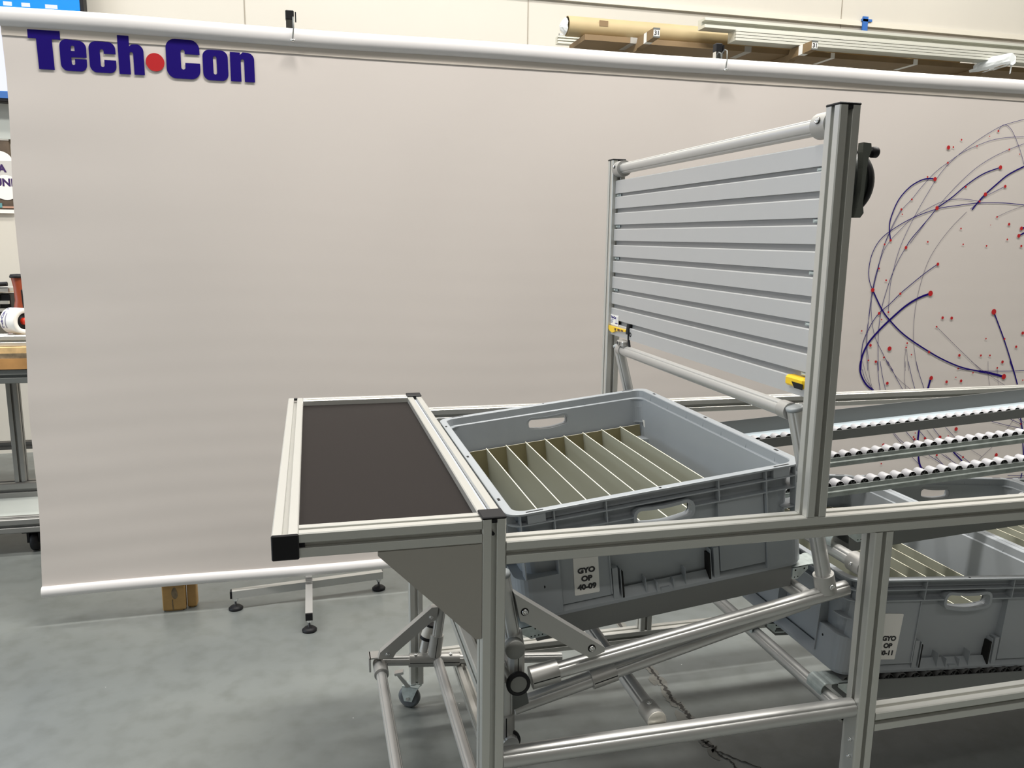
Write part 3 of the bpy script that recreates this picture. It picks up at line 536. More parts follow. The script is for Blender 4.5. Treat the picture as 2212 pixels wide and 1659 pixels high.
MB().box((-3.8, 2.668, -.815), (BXR, 2.946, -.805)).build('shelf_panel', PALE, t)
for x in (-1.50, -3.6):
    c = MB().box((x - .04, 2.62, -.874), (x + .04, 2.70, -.866)).build('caster', BLACK, t)
    MB().lathe([(0, -.016), (.040, -.016), (.045, -.010), (.045, .010), (.040, .016), (0, .016)], (x, 2.67, FZ + .045), (1, 0, 0)).build('wheel', BLACK, c)
    MB().box((x - .028, 2.64, FZ + .045), (x - .018, 2.70, -.872)).box((x + .018, 2.64, FZ + .045), (x + .028, 2.70, -.872)).box((x - .028, 2.64, -.880), (x + .028, 2.70, -.873)).build('fork', BLACK, c)
m = MB(); profile(m, (-3.0, 2.72, -.0215), (-1.35, 2.72, -.0215), .046); solo(m, 'aluminium_bar', ALU, 'aluminium bar lying along the front edge of the workbench top', 'aluminium bar')
m = MB(); profile(m, (-3.0, 2.82, -.0235), (-1.40, 2.82, -.0235), .042); solo(m, 'aluminium_bar', ALUT, 'aluminium bar lying behind the front bar on the workbench top', 'aluminium bar')
# printed tape roll standing on the bars
t = thing('tape_roll', 'white roll of blue-printed packing tape standing on the bars of the workbench', 'tape roll', (-1.53, 2.80, -.001))
m = MB(); m.lathe([(.038, -.045), (.0565, -.045), (.058, -.043), (.058, .043), (.0565, .045), (.038, .045), (.036, .04), (.036, -.04), (.038, -.045)], (-1.527, 2.80, .0575), Vector((.80, -.60, 0)).normalized(), 40); m.build('roll', WHITE, t)
MB().lathe([(.036, -.04), (.036, .038), (.012, .030), (.012, .046), (0, .046)], (-1.527, 2.80, .0575), Vector((.80, -.60, 0)).normalized(), 30).build('core', BLACK, t)
MB().lathe([(.0, .05), (.014, .05), (.016, .046), (.016, .03)], (-1.527, 2.80, .0575), Vector((.80, -.60, 0)).normalized(), 20).build('hub', mat('red_plastic_hub', (.55, .03, .01), .4), t)
ax = Vector((.80, -.60, 0)).normalized(); pr_ = Vector((-.60, -.80, 0)).normalized()
def on_roll(mb_name, txt, size, along, ang0, ma):
    cu = text_mesh(txt, size, (0, 0, 0), (1, 0, 0), (0, 0, 1), 'CENTER', .0006, .0)
    R_ = .0587; mm = MB(); mm.nofix = True
    pts = []
    for p in cu.v:   # reading direction runs round the roll
        a = ang0 + p.x / R_; d = pr_ * math.cos(a) + Vector((0, 0, 1)) * math.sin(a)
        pts.append(Vector((-1.527, 2.80, .0575)) + d * R_ + ax * (along - p.z))
    mm.add(pts, cu.f); return mm.build(mb_name, ma, t)
on_roll('printed_name', 'Tech·Con', .020, -.022, .15, NAVY)
on_roll('printed_name', 'Tech·Con', .020, -.022, 1.75, NAVY)
m = MB(); m.nofix = True
for al in (-.010, -.006):
    pts = []
    for k in range(13):
        a = -.5 + 1.2 * k / 12; d = pr_ * math.cos(a) + Vector((0, 0, 1)) * math.sin(a); c0 = Vector((-1.527, 2.80, .0575)) + d * .0586
        pts += [c0 + ax * al, c0 + ax * (al + .0015)]
    m.add(pts, [[2 * k, 2 * k + 1, 2 * k + 3, 2 * k + 2] for k in range(12)])
m.build('printed_lines', NAVY, t)
# cordless tool
t = thing('power_tool', 'red and black cordless tool with orange grip standing behind the tape roll', 'power tool', (-1.58, 2.93, -.045))
MB().box((-1.605, 2.89, -.045), (-1.50, 2.98, .070), ch=.01).build('tool_body', REDT, t)
MB().box((-1.603, 2.90, .070), (-1.52, 2.98, .100), ch=.008).build('collar', BLACK, t)
m = MB(); L = []
for z, cx, rx, ry in ((.10, -1.553, .034, .026), (.14, -1.552, .026, .022), (.20, -1.556, .024, .021), (.242, -1.560, .027, .023)): L.append([(cx + rx * math.cos(k * PI / 9), 2.94 + ry * math.sin(k * PI / 9), z) for k in range(18)])
m.loops(L, True, 0, (True, True)); m.build('grip', ORANGE, t)
MB().lathe([(0, 0), (.031, 0), (.032, .006), (.028, .016), (0, .018)], (-1.560, 2.94, .241), (0, 0, 1), 20).build('grip_cap', BLACK, t)
MB().box((-1.545, 2.916, .10), (-1.515, 2.95, .19), ch=.005).build('trigger_guard', BLACK, t)
MB().lathe([(0, 0), (.013, 0), (.015, .004), (0, .010)], (-1.588, 2.886, .064), (0, -1, 0), 16).build('white_knob', WHITE, t)
# clamped machine part
t = thing('machine_vise', 'grey metal bench machine block with black handle at the far left', 'vise', (-1.72, 3.02, -.045))
MB().box((-1.85, 2.96, -.045), (-1.60, 3.10, .02)).build('base_block', GREYB, t)
MB().box((-1.85, 2.97, .02), (-1.655, 3.07, .17), ch=.004).build('body_block', mat('light_grey_casting', (.25, .26, .25), .4, .4), t)
MB().box((-1.652, 2.98, .03), (-1.610, 3.06, .165), ch=.004).build('side_plate', BLACK, t)
MB().box((-1.86, 2.96, .172), (-1.605, 3.06, .196), ch=.004).build('top_plate', ALU, t)
MB().sweep([(-1.86, 2.97, .235), (-1.76, 2.96, .228), (-1.68, 2.96, .208), (-1.61, 2.96, .212)], .010).build('handle_bar', BLACK, t)
m = MB(); [m.box((-1.65, 2.955, z), (-1.612, 2.975, z + .014)) for z in (.05, .085, .12)]; m.build('jaw_steps', ALU, t)

# ================================================================ the flow rack workstation
RK = thing('flow_rack', 'aluminium flow rack workstation with a tilting crate cradle, slatted screen and dark side shelf', 'flow rack', (0.75, .54, FZ))
L = .328; D = 1.08; XE = 2.6
def bar(name, p0, p1, s=P, up=(0, 0, 1), ma=ALU):
    m = MB(); profile(m, p0, p1, s, up); return m.build(name, ma, RK)
def post(x, y, z0, z1, cap=True, name='post'):
    """x, y = centre"""
    b = bar(name, (x, y, z0), (x, y, z1), up=(0, 1, 0))
    if cap:
        MB().box((x - .0205, y - .0205, z1), (x + .0205, y + .0205, z1 + .0045), ch=.0015).box((x - .004, y - .0208, z1 - .006), (x + .004, y + .0208, z1)).build('end_cap', BLACK, b)
    return b
def caster(x, y, lock=True):
    c = MB().lathe([(0, 0), (.016, 0), (.018, -.006), (.018, -.012), (0, -.012)], (x, y, -.894), (0, 0, 1), 20).build('caster', ZINC, RK)
    wx, wy, wz = x - .022, y - .008, FZ + .0345
    ax = Vector((.45, .893, 0)).normalized(); pe = Vector((.893, -.45, 0))
    MB().lathe([(.008, -.011), (.024, -.012), (.031, -.010), (.0345, -.004), (.0345, .004), (.031, .010), (.024, .012), (.008, .011)], (wx, wy, wz), ax, 32).build('wheel', CASTW, c)
    m = MB()
    for s_ in (-1, 1):
        o = Vector((wx, wy, wz)) + ax * (.0145 * s_)
        out = [(-.012, -.010), (.012, -.010), (.028, .030), (.034, .038), (-.018, .038), (-.020, .020)]
        m.prism(out, o - ax * .001, pe, (0, 0, 1), ax * .002)
    o = Vector((wx, wy, wz)); m.prism([(-.018, .036), (.034, .036), (.034, .040), (-.018, .040)], o - ax * .0155, pe, (0, 0, 1), ax * .031)
    m.build('fork', ZINC, c)
    MB().tube(Vector((wx, wy, wz)) - ax * .019, Vector((wx, wy, wz)) + ax * .019, .0055, 14).build('axle_bolt', CHROME, c)
    if lock:
        p = Vector((x - .055, y - .03, -.842)); m = MB()
        MT = Matrix.Translation(p) @ Matrix.Rotation(math.radians(-12), 4, 'Z'); m.box((-.013, -.010, -.004), (.013, .010, .004), MT @ Matrix.Rotation(math.radians(-12), 4, 'Y')); m.prism([(-.010, -.004), (.002, -.004), (.034, -.050), (.020, -.050)], p + Vector((0, -.004, 0)), (1, 0, 0), (0, 0, 1), (0, .008, 0)); m.build('brake_pedal', CHROME, c)
for x in (.02, .7656):
    for y in (.02, 1.06):
        post(x, y, -.894 if x < .1 else (-.7995 if y > 1 else -.840), 0.0 if x < .1 else -.0805, x < .1, 'post')
        if x < .1: caster(x, y)
post(2.58, .02, -.894, -.0805, False); post(2.58, 1.06, -.894, -.0805, False); caster(2.58, .02); caster(2.58, 1.06)
# side shelf frame
b = bar('shelf_frame_bar', (-L + .02, 0, -.02), (-L + .02, D, -.02))
MB().box((-L - .0005, -.005, -.0405), (-L + .0405, 0.0, .0005), ch=.0018).build('end_cap', BLACK, b)
MB().box((-L + .0155, D - .016, -.004), (-L + .0245, D, .0004)).build('slot_plug', BLACK, b)
b = bar('shelf_frame_bar', (-L + .0405, .02, -.02), (-.0005, .02, -.02))
MB().box((-L + .0405, .0045, -.024), (-L + .049, .012, -.016)).build('slot_plug', BLACK, b)
bar('shelf_frame_bar', (-L + .0405, 1.06, -.02), (-.0005, 1.06, -.02))
b = bar('shelf_frame_bar', (.02, .0405, -.02), (.02, 1.0395, -.02))
MB().box((.0168, .0405, -.0095), (.0232, 1.0395, -.0080)).build('slot_strip', mat('bluish_slot_strip', (.48, .52, .60), .4), b)
MB().box((-L + .039, .038, -.025), (.001, 1.042, -.0155)).build('shelf_panel', PANEL, RK)
# triangular gussets under the shelf
for y in (.0175, 1.0575):
    g = MB().prism([(-.168, -.0408), (-.0003, -.0408), (-.0003, -.207), (-.012, -.207), (-.168, -.047)], (0, y, 0), (1, 0, 0), (0, 0, 1), (0, .004, 0)) if y > 1 else \
        MB().prism([(-.168, -.0408), (-.0003, -.0408), (-.0003, -.207), (-.010, -.207), (-.168, -.047)], (0, .0005, 0), (1, 0, 0), (0, 0, 1), (0, .004, 0))
    g.build('gusset_plate', GREYP, RK)
# long rails
for y in (.02, 1.06):
    bar('long_rail', (.0405, y, -.06), (XE, y, -.06))
    bar('long_rail', (.786, y, -.473), (XE, y, -.473))
    bar('base_rail', (.0405, y, -.82), (XE - .041, y, -.82)) if y > 1 else [bar('base_rail', (.0405, y, -.82), (.745, y, -.82)), bar('base_rail', (.786, y, -.82), (XE - .041, y, -.82))]
for x, z in ((.02, -.31), (.147, -.82)):
    bar('cross_rail', (x, .0405, z), (x, 1.0395, z))
# screws in the near post
def bolt(p, d, r=.0045, par=RK, name='bolt', m_=CHROME):
    return MB().lathe([(0, .004), (r * .45, .004), (r * .5, .0015), (r * .62, .0015), (r * .75, .004), (r, .003), (r, 0), (0, 0)], p, d, 18).build(name, m_, par)
MB().lathe([(0, 0), (.0030, 0), (.0030, .004), (0, .004)], (.0185, .0035, -.026), (0, 1, 0), 14).build('slot_screw', BLACK, RK)
# ---- slatted screen standing on the long rails
for y in (.02, 1.06):
    b = post(.617, y, -.0395, .673, True, 'screen_post')
XS = .607
for k in range(10):
    zt = .616 - .0457 * k; zb = zt - (.0335 if k else .0370)
    o = [(0, zb), (0, zt - .0022), (.0016, zt), (.009, zt), (.009, zt - .002), (.0022, zt - .003), (.0022, zb + .001), (.009, zb + .001), (.009, zb), (.001, zb)]
    m = MB().prism(o, (XS, .041, 0), (1, 0, 0), (0, 0, 1), (0, .998, 0)); sl = m.build('slat', SLAT, RK)
    if k < 9:
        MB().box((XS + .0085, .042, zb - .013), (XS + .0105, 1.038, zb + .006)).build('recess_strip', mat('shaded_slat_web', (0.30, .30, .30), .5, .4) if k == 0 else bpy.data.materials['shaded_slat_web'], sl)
    if k in (0, 2, 4, 6, 8):
        for y, s_ in ((.043, 1), (1.037, -1)):
            bk = MB().box((XS + .004, min(y, y + s_ * .030), zb - .0085), (XS + .0083, max(y, y + s_ * .030), zb - .0015), ch=.001)
            bk.tube((XS + .0035, y + s_ * .008, zb - .005), (XS + .0035, y + s_ * .022, zb - .005), .0024, 10); bk.build('slat_bracket', ZINC, RK)

def tube(name, p0, p1, r=.015, g=1, par=RK, ma=ALUT):
    return MB().tube(p0, p1, r, groove=g).build(name, ma, par)
def sleeve(p0, p1, r=.0195, ma=ALUC, par=RK, name='tube_connector', split=True):
    p0 = Vector(p0); p1 = Vector(p1); m = MB().tube(p0, p1, r, 32)
    o = m.build(name, ma, par)
    if split:
        d = (p1 - p0).normalized(); sv = Vector((0, -1, 0)) if abs(d.y) < .7 else Vector((1, 0, .3)); sv = (sv - d * sv.dot(d)).normalized()
        MB().tube(p0 + sv * (r + .0001) - sv * .001 + d * .001, p1 + sv * (r + .0001) - sv * .001 - d * .001, .0014, 8).build('clamp_gap', HOLE, o)
    return o
# upper round tube between the screen posts
tube('round_tube', (.617, .0405, .648), (.617, 1.0395, .648))
for y0, y1 in ((.0405, .072), (1.0395, 1.004)):
    s_ = sleeve((.617, y0, .648), (.617, y1 + (.008 if y0 < .5 else -.004), .648), .0225, split=False)
    ym = (y0 + y1) / 2; bolt((.5948, ym, .654), (-1, 0, .25), .0055, s_, 'screw', CHROME)
    MB().lathe([(0, .0), (.0062, .0), (.0062, .0008), (0, .0008)], (.5946, ym, .654), (-1, 0, .25), 16).build('screw_recess', HOLE, s_)
# name plate, yellow cutters' holders, black strap
pl = MB().box((XS - .0012, .976, .2005), (XS - .0002, 1.0385, .2305)).build('name_plate', WHITE, RK, label='small white name plate on the lowest slat')
text_mesh('Tech·Con', .0105, (XS - .0018, 1.036, .2200), (0, -1, 0), (0, 0, 1), 'LEFT', .0004, .0001).build('printed_name', NAVY, pl)
m = MB(); 
for z, l in ((.2155, .022), (.2125, .015), (.2095, .018), (.2065, .014)): m.box((XS - .0017, 1.036 - l, z), (XS - .0013, 1.036, z + .0009))
m.box((XS - .0017, .980, .2065), (XS - .0013, 1.001, .2085)); m.build('printed_lines', NAVY, pl)
MB().box((XS - .0017, .983, .2110), (XS - .0013, .998, .2260)).build('grey_square', mat('faint_grey_square', (.62, .62, .64), .5), pl)
y = MB().prism([(1.050, .197), (.908, .197), (.906, .1925), (.985, .186), (1.010, .1785), (1.030, .1810), (1.046, .190)], (XS - .006, 0, 0), (0, 1, 0), (0, 0, 1), (.018, 0, 0)).build('yellow_holder', YELL, RK, label='yellow plastic holder at the far end of the lowest slat')
for a, b_, c_ in ((.990, .980, .1855), (.967, .950, .1870), (.942, .925, .1885)): MB().box((XS - .0068, b_, c_ + .002), (XS - .0060, a, .1945)).build('dark_window', mat('brown_recess', (.10, .03, .01), .6) if a == .990 else bpy.data.materials['brown_recess'], y)
MB().box((XS - .004, 1.0385, .1800), (XS + .012, 1.051, .1900), ch=.002).build('black_tip', BLACK, y)
y = MB().box((XS - .010, .043, .1865), (XS + .012, .103, .2060), ch=.004).build('yellow_holder', YELL, RK, label='yellow plastic holder below the near end of the slats')
MB().prism([(.043, .186), (.068, .186), (.078, .1965), (.043, .1965)], (XS - .0112, 0, 0), (0, 1, 0), (0, 0, 1), (.001, 0, 0)).build('black_tip', BLACK, y)
st = MB().sweep([(XS + .004, .900, .215), (XS + .002, .899, .200), (XS, .897, .186)], .0085, 10).build('hanging_strap', BLACK, RK, label='black strap end hanging below the slats')
MB().sweep([(XS, .897, .187), (XS, .896, .172), (XS + .001, .893, .160), (XS + .002, .889, .148)], .0035, 8).build('strap_tail', BLACK, st)
MB().sweep([(XS, .884 + .006 * math.cos(k * PI / 5), .187 + .005 * math.sin(k * PI / 5)) for k in range(11)], .0016, 6).build('wire_loop', BLACK, st)
# round reel on the back of the near screen post
RX, RY, RZ = .660, .072, .553
r_ = MB().lathe([(0, -.020), (.052, -.020), (.056, -.014), (.056, .002), (.054, .012), (.050, .022), (.041, .033), (.030, .041), (.016, .046), (0, .047)], (RX, RY, RZ), (1, 0, 0), 44).build('retractor_reel', REEL, RK, label='dark grey-green round reel behind the near screen post')
MB().lathe([(.0505, .018), (.0560, .016), (.0575, .021), (.0535, .027), (.047, .034), (.0440, .034)], (RX, RY, RZ), (1, 0, 0), 44).build('rim_band', BLACK, r_)
m = MB(); pts = [(-.012, -.062), (.000, -.062), (.006, -.054), (.003, -.040), (.004, 0), (.006, .036), (.011, .050), (.009, .061), (-.006, .062), (-.006, .046), (-.003, .02), (-.004, -.02), (-.008, -.046)]
m.prism([(a, b_) for a, b_ in pts], (RX - .004, RY - .068, RZ), (1, 0, 0), (0, 0, 1), (0, .014, 0)); m.build('bracket_arm', REELL, r_)
MB().tube((RX + .006, RY - .055, RZ + .048), (RX + .020, RY - .055, RZ + .048), .0052, 14).build('knob_stem', BLACK, r_)
MB().lathe([(0, 0), (.0085, 0), (.0092, .001), (.0092, .010), (.0080, .0115), (0, .0115)], (RX + .016, RY - .055, RZ + .048), (1, 0, 0), 22).build('knob', BLACK, r_)
MB().box((.6372, RY - .030, RZ - .05), (.643, RY + .03, RZ + .05)).build('mount_plate', REEL, r_)
# ---- lower cross tubes and the round tube between the near posts
tube('round_tube', (.0405, .020, -.446), (.745, .020, -.446), .0185)
tube('round_tube', (.7656, .0405, -.169), (.7656, 1.0395, -.169)); sleeve((.7656, .0405, -.169), (.7656, .080, -.169), .0205, split=False)
bolt((.7455, .06, -.165), (-1, 0, .2), .0035, RK, 'screw')
tube('round_tube', (.7500, .0405, -.474), (.7500, 1.0395, -.474)); sleeve((.750, .0405, -.474), (.750, .066, -.474), .0200, split=False)
MB().box((.7440, .0015, -.440), (.7452, .0385, -.600)).build('joint_plate', ALU, RK)
for z in (-.51, -.545): bolt((.7438, .012, z), (-1, 0, 0), .004, RK, 'screw')
# ---- roller tracks
def track(name, x0, x1, yf, zx0, slope, h=.025, w=.034, guide=0, near_guide=0, xr=None, mats=None):
    """yf = front (near) face; zx0 = height of the flange top at x0"""
    t_ = .0022; dz = slope * (x1 - x0); m = MB()
    o = [(0, 0), (0, -h), (w, -h), (w, guide), (w - t_, guide), (w - t_, -h * .62), (t_, -h * .62), (t_, near_guide), (0, near_guide)]
    if near_guide == 0 and not guide: o = [(0, 0), (0, -h * .38), (-.0025, -h * .5), (-.0025, -h * .66), (0, -h * .72), (0, -h), (w, -h), (w, 0), (w - t_, 0), (w - t_, -h * .6), (t_, -h * .6), (t_, 0)]
    m.prism(o, (x0, yf, zx0), (0, 1, 0), (0, 0, 1), (x1 - x0, 0, dz))
    tr = m.build('roller_track', mats or (TRACK if (guide or near_guide) else TRACKZ), RK)
    if guide:
        MB().box((0, 0, 0), (1, 1, 1), Matrix(((x1 - x0, 0, 0, x0), (0, w - .031 - t_, 0, yf + .031), (dz, 0, .001, zx0 - .0032), (0, 0, 0, 1)))).build('inner_strip', mat('pale_blue_strip', (.40, .46, .50), .35), tr)
    return tr
rollmesh = {}
def roller_mesh(r, ln, dark=False):
    k = (r, ln, dark)
    if k not in rollmesh:
        m = MB(); m.lathe([(r - .0012, .0004), (r, 0.0012), (r, ln - .001), (r - .0012, ln)], (0, 0, 0), (0, 1, 0), 24, 0)
        m.lathe([(r - .0012, .0004), (r - .0016, .0016), (r - .0016, .004), (.0, .004)], (0, 0, 0), (0, 1, 0), 24, 1)
        for q in range(5):
            a = q * 2 * PI / 5 + .5; c, s_ = math.cos(a), math.sin(a); m.prism([(.0, -.0006), (r - .0016, -.0006), (r - .0016, .0006), (.0, .0006)], (0, .0015, 0), (c, 0, s_), (-s_, 0, c), (0, .003, 0), False, 2)
        m.lathe([(0, .0008), (.0022, .0008), (.0022, .004)], (0, 0, 0), (0, 1, 0), 10, 2)
        rollmesh[k] = m.mesh('roller', [ROLLD if dark else ROLLER, HOLE, GREYB])
    return rollmesh[k]
def add_rollers(tr, xa, xb, yf, zfun, slope, r=.0124, ln=.0275, pitch=.0335, drop=-.0012, first=.02, dark=False):
    x = xa + first; n = 0; me = roller_mesh(r, ln, dark)
    while x < xb:
        o = bpy.data.objects.new('roller', me); C.objects.link(o); o.parent = tr
        o.location = Vector((x, yf + .0032, zfun(x) + drop)) - (Vector(org(RK)) - Vector((0, 0, ZF))); n += 1
        o.rotation_euler = (0, random.uniform(0, 6.28), 0); x += pitch
    return x
def stuff_rollers(runs, r=.0124, ln=.0275, pitch=.0335, drop=-.0012):
    m = MB()
    for xa, xb, yf, zfun in runs:
        x = xa
        while x < xb:
            m.lathe([(0, .001), (r - .001, .0004), (r, .0012), (r, ln - .001), (0, ln)], (x, yf + .0032, zfun(x) + drop), (0, 1, 0), 14); x += pitch
    o = m.build('rollers', ROLLER, RK); o['kind'] = 'stuff'; return o
SU = .0585
zu = lambda x: -.1215 + SU * (x - .917)
runs = []; XT = 2.55
t3 = track('t', .795, XT, .38, zu(.795), SU); xe = add_rollers(t3, .795, 1.50, .38, zu, SU); runs.append((xe, XT, .38, zu))
t2 = track('t', .795, XT, .58, zu(.795), SU); xe = add_rollers(t2, .795, 1.72, .58, zu, SU); runs.append((xe, XT, .58, zu))
t1 = track('t', .795, XT, .805, zu(.795) + .004, SU, .0285, .085, guide=.041, mats=TRACK); xe = add_rollers(t1, .795, 1.93, .805, zu, SU, drop=-.0020); runs.append((xe, XT, .805, zu))
t0 = track('t', .795, XT, .135, zu(.795) - .004, SU, .042, .052, near_guide=.030, mats=TRACK); runs.append((.82, XT, .145, zu))
SLO = -.0735
zl = lambda x: -.4545 + SLO * (x - .885)
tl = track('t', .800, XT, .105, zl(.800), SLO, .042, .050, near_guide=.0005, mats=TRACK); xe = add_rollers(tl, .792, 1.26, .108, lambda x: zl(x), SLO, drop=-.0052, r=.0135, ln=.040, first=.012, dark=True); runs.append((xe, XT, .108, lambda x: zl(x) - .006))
for yy in (.375, .62, .875):
    track('t', .800, XT, yy, zl(.800), SLO, .034, .048, mats=TRACK); runs.append((.81, XT, yy, lambda x: zl(x) - .006))
# cradle tracks carry the tilted crate
SC_ = .1145; zc = lambda x: -.2415 + SC_ * (x - .16)
for yy, ng in ((.118, .0), (.36, 0), (.60, 0), (.86, 0)):
    track('t', .130, .655, yy, zc(.130) - .006, SC_, .036, .046, near_guide=.0085, mats=TRACK); runs.append((.15, .65, yy, lambda x: zc(x) - .014))
stuff_rollers(runs)
# perforated zinc end brackets hooked over the cross tubes
def bracket(x, y, z, slope, flip=1, ln=.050, h=.030):
    """x, z = the hooked end; plate runs along +x*flip"""
    e = Vector((1, 0, slope)).normalized() * flip; u = Vector((0, 0, 1)); o = Vector((x, y, z)); m = MB()
    out = [(0, -.004), (ln, -.004), (ln, -h * .92), (ln - .003, -h), (.022, -h), (0, -h * .45)]
    m.prism(out, o, e, u, (0, .0015, 0)); m.prism(out, o + Vector((0, .048, 0)), e, u, (0, .0015, 0))
    m.prism([(0, -.004), (ln, -.004), (ln, -.0055), (0, -.0055)], o, e, u, (0, .049, 0))
    n = [(.000, -.004), (-.008, -.004)] + [(-.023 + .0175 * math.cos(a), -.021 + .0175 * math.sin(a)) for a in [PI * (.35 + .65 * k / 8) for k in range(9)]] + [(-.0405, -.030)]
    inner = [(a * 1 + (.0015 if i < 2 else 0) * 0, b_ - .0016) if i < 2 else (-.023 + (a + .023) * .91, -.021 + (b_ + .021) * .91) for i, (a, b_) in enumerate(n)]
    m.prism(n + inner[::-1], o, e, u, (0, .049, 0))
    br = m.build('track_bracket', ZINC, RK)
    hm = MB()
    for q in range(int((ln - .016) / .0072)): c = o + e * (ln - .005 - .0072 * q) + u * (-h + .005) + Vector((0, -.0003, 0)); hm.add([c + e * (.0014 * math.cos(k * PI / 6)) + u * (.0014 * math.sin(k * PI / 6)) for k in range(12)], [list(range(12))])
    for q in (.006, .026): c = o + e * (ln - q) + u * (-.0105) + Vector((0, -.0003, 0)); hm.add([c + e * (.0019 * math.cos(k * PI / 6)) + u * (.0019 * math.sin(k * PI / 6)) for k in range(12)], [list(range(12))])
    hm.build('bolt_holes', HOLE, br)
for yy in (.104, .374, .619, .874): bracket(.776, yy, zl(.776) + .003, SLO)
for yy in (.133, .378, .578, .806): bracket(.790, yy, zu(.790) + .003, SU)
for yy in (.116, .358, .598, .858): bracket(.690, yy, zc(.690) + .000, SC_, -1, ln=.034)
for yy in (.116, .358, .598, .858): bracket(.096, yy, zc(.096) - .004, SC_, 1, ln=.056)
# ---- tilting cradle of round tubes
def inc(x): return -.276 + .1735 * (x - .443)
for y, s_ in ((.076, 1), (.968, -1)):
    tube('inclined_tube', (.150, y, inc(.150)), (.752, y, inc(.752)), up=(0, 1, 0)) if False else tube('inclined_tube', (.150, y, inc(.150)), (.752, y, inc(.752)))
    sleeve((.107, y, inc(.107)), (.158, y, inc(.158)), .0205)
    # cradle back leg
    a, b_ = Vector((.607, y, .142)), Vector((.699, y, -.196)); tube('cradle_leg', a, b_)
    dd = (b_ - a).normalized(); sl = sleeve(b_ - dd * .008, b_ + dd * .030, .0200, split=False)
    bolt((.7035, y - .0195, -.208), (0, -1, 0), .0052, sl, 'screw')
    MB().lathe([(0, .0050), (.013, .0050), (.0162, .0035), (.0165, .001), (.0165, -.002), (0, -.002)], a - dd * .003, -dd, 24).build('tube_cap', GREYB if False else mat('grey_plastic_cap', (.27, .29, .30), .45) if s_ == 1 else bpy.data.materials['grey_plastic_cap'], RK)
    sleeve((.607, y + s_ * .012, .137), (.607, y + s_ * .040, .137), .0170, split=False)
    # lower, steeper tube with its clamp
    l2 = lambda x: -.4045 + .246 * (x - .110)
    yy = y + s_ * .036
    tube('inclined_tube', (.085, yy, l2(.085)), (.690, yy, l2(.690)))
    sleeve((.236, yy, l2(.236)), (.284, yy, l2(.284)), .0195)
    # flat brace from lever to inclined tube
    br = MB().prism([(.066, -.153), (.069, -.163), (.078, -.206), (.086, -.209), (.208, -.291), (.236, -.282), (.236, -.274)], (0, y - .031 if s_ > 0 else y + .006, 0), (1, 0, 0), (0, 0, 1), (0, .024, 0)).build('brace_bar', ALUC, RK)
    for bx, bz in ((.0855, -.189), (.211, -.272)): bolt((bx, y - .031 if s_ > 0 else y + .006, bz), (0, -1, 0), .0052, br), MB().lathe([(.0050, .0), (.0072, .0), (.0072, .0006), (.0050, .0006)], (bx, (y - .031 if s_ > 0 else y + .006) - .0004, bz), (0, 1, 0), 24).build('bolt_seat', HOLE, br)
    # lever
    lv0, lv1 = Vector((.048, y - .012, -.128)), Vector((.073, y - .012, -.268)); tube('lever_tube', lv0, lv1)
    MB().lathe([(0, .012), (.009, .0115), (.0155, .008), (.016, .004), (.016, 0), (0, 0)], lv0, (lv0 - lv1), 24).build('tube_cap', bpy.data.materials['grey_plastic_cap'], RK)
    sleeve(lv1 - (lv1 - lv0).normalized() * .034, lv1, .0185)
    MB().lathe([(0, 0), (.0165, 0), (.0175, .0015), (.0175, .016), (0, .016)], (.0665, y - .045, -.252), (0, 1, 0), 28).build('tube_cap', GREYB if False else mat('grey_end_disc', (.20, .205, .195), .5) if s_ == 1 else bpy.data.materials['grey_end_disc'], RK)
    sleeve((.0665, y - .030, -.252), (.0665, y + .018, -.252), .0170, split=False)
    m = MB().box((.062, y - .032, -.315), (.088, y - .002, -.262), ch=.006); cl = m.build('clamp_block', ALUC, RK); MB().box((.0745, y - .0326, -.306), (.0758, y - .0318, -.264)).build('clamp_gap', HOLE, cl)
    tube('lever_tube', (.058, y, -.330), (.060, y, -.50)); tube('lever_tube', (.0625, y, -.765), (.104, y, -.47)) if s_ < 0 else None; sleeve((.058, y, -.395), (.0585, y, -.455), .0195)
    MB().prism([(.066, -.338), (.100, -.350), (.108, -.392), (.078, -.402), (.066, -.38)], (0, y + .012, 0), (1, 0, 0), (0, 0, 1), (0, .008, 0)).build('hinge_plate', GREYB, RK)
# pivot tube ends with black rings
def ring_end(x, z, y0, y1, r=.0152):
    o = tube('pivot_tube', (x, y0, z), (x, y1, z))
    MB().lathe([(r + .0003, -.0012), (.0210, -.0012), (.0215, 0), (.0215, .006), (.0205, .008), (r + .0003, .008)], (x, y0, z), (0, 1, 0), 36).build('black_ring', BLACK, o)
    MB().lathe([(0, -.0015), (r - .001, -.0015), (r, -.0005), (r, .002), (0, .002)], (x, y0, z), (0, 1, 0), 32).build('tube_cap', bpy.data.materials['grey_end_disc'], o)
ring_end(.0725, -.316, .030, 1.010)
o = tube('pivot_tube', (.066, .050, -.446), (.066, 1.0, -.446)); MB().lathe([(.0155, 0), (.0205, 0), (.0205, .006), (.0155, .006)], (.066, .062, -.446), (0, 1, 0), 32).build('black_ring', BLACK, o)
# cross tubes of the cradle
tube('cross_tube', (.607, .090, .137), (.607, .955, .137))
for x, z, y0 in ((.262, -.424, .20), ):
    pass
tube('cross_tube', (.340, .055, -.427), (.340, .980, -.427)); s_ = sleeve((.340, .035, -.427), (.340, .078, -.427), .0190, split=False)
MB().lathe([(0, -.001), (.0182, -.001), (.019, .001), (0, .001)], (.340, .0345, -.427), (0, 1, 0), 30).build('end_disc', mat('bright_end_disc', (.62, .60, .54), .4, .4), s_)
bolt((.336, .062, -.4085), (-.2, 0, 1), .0045, s_, 'screw')
tube('cross_tube', (.668, .084, -.236), (.668, .960, -.236))
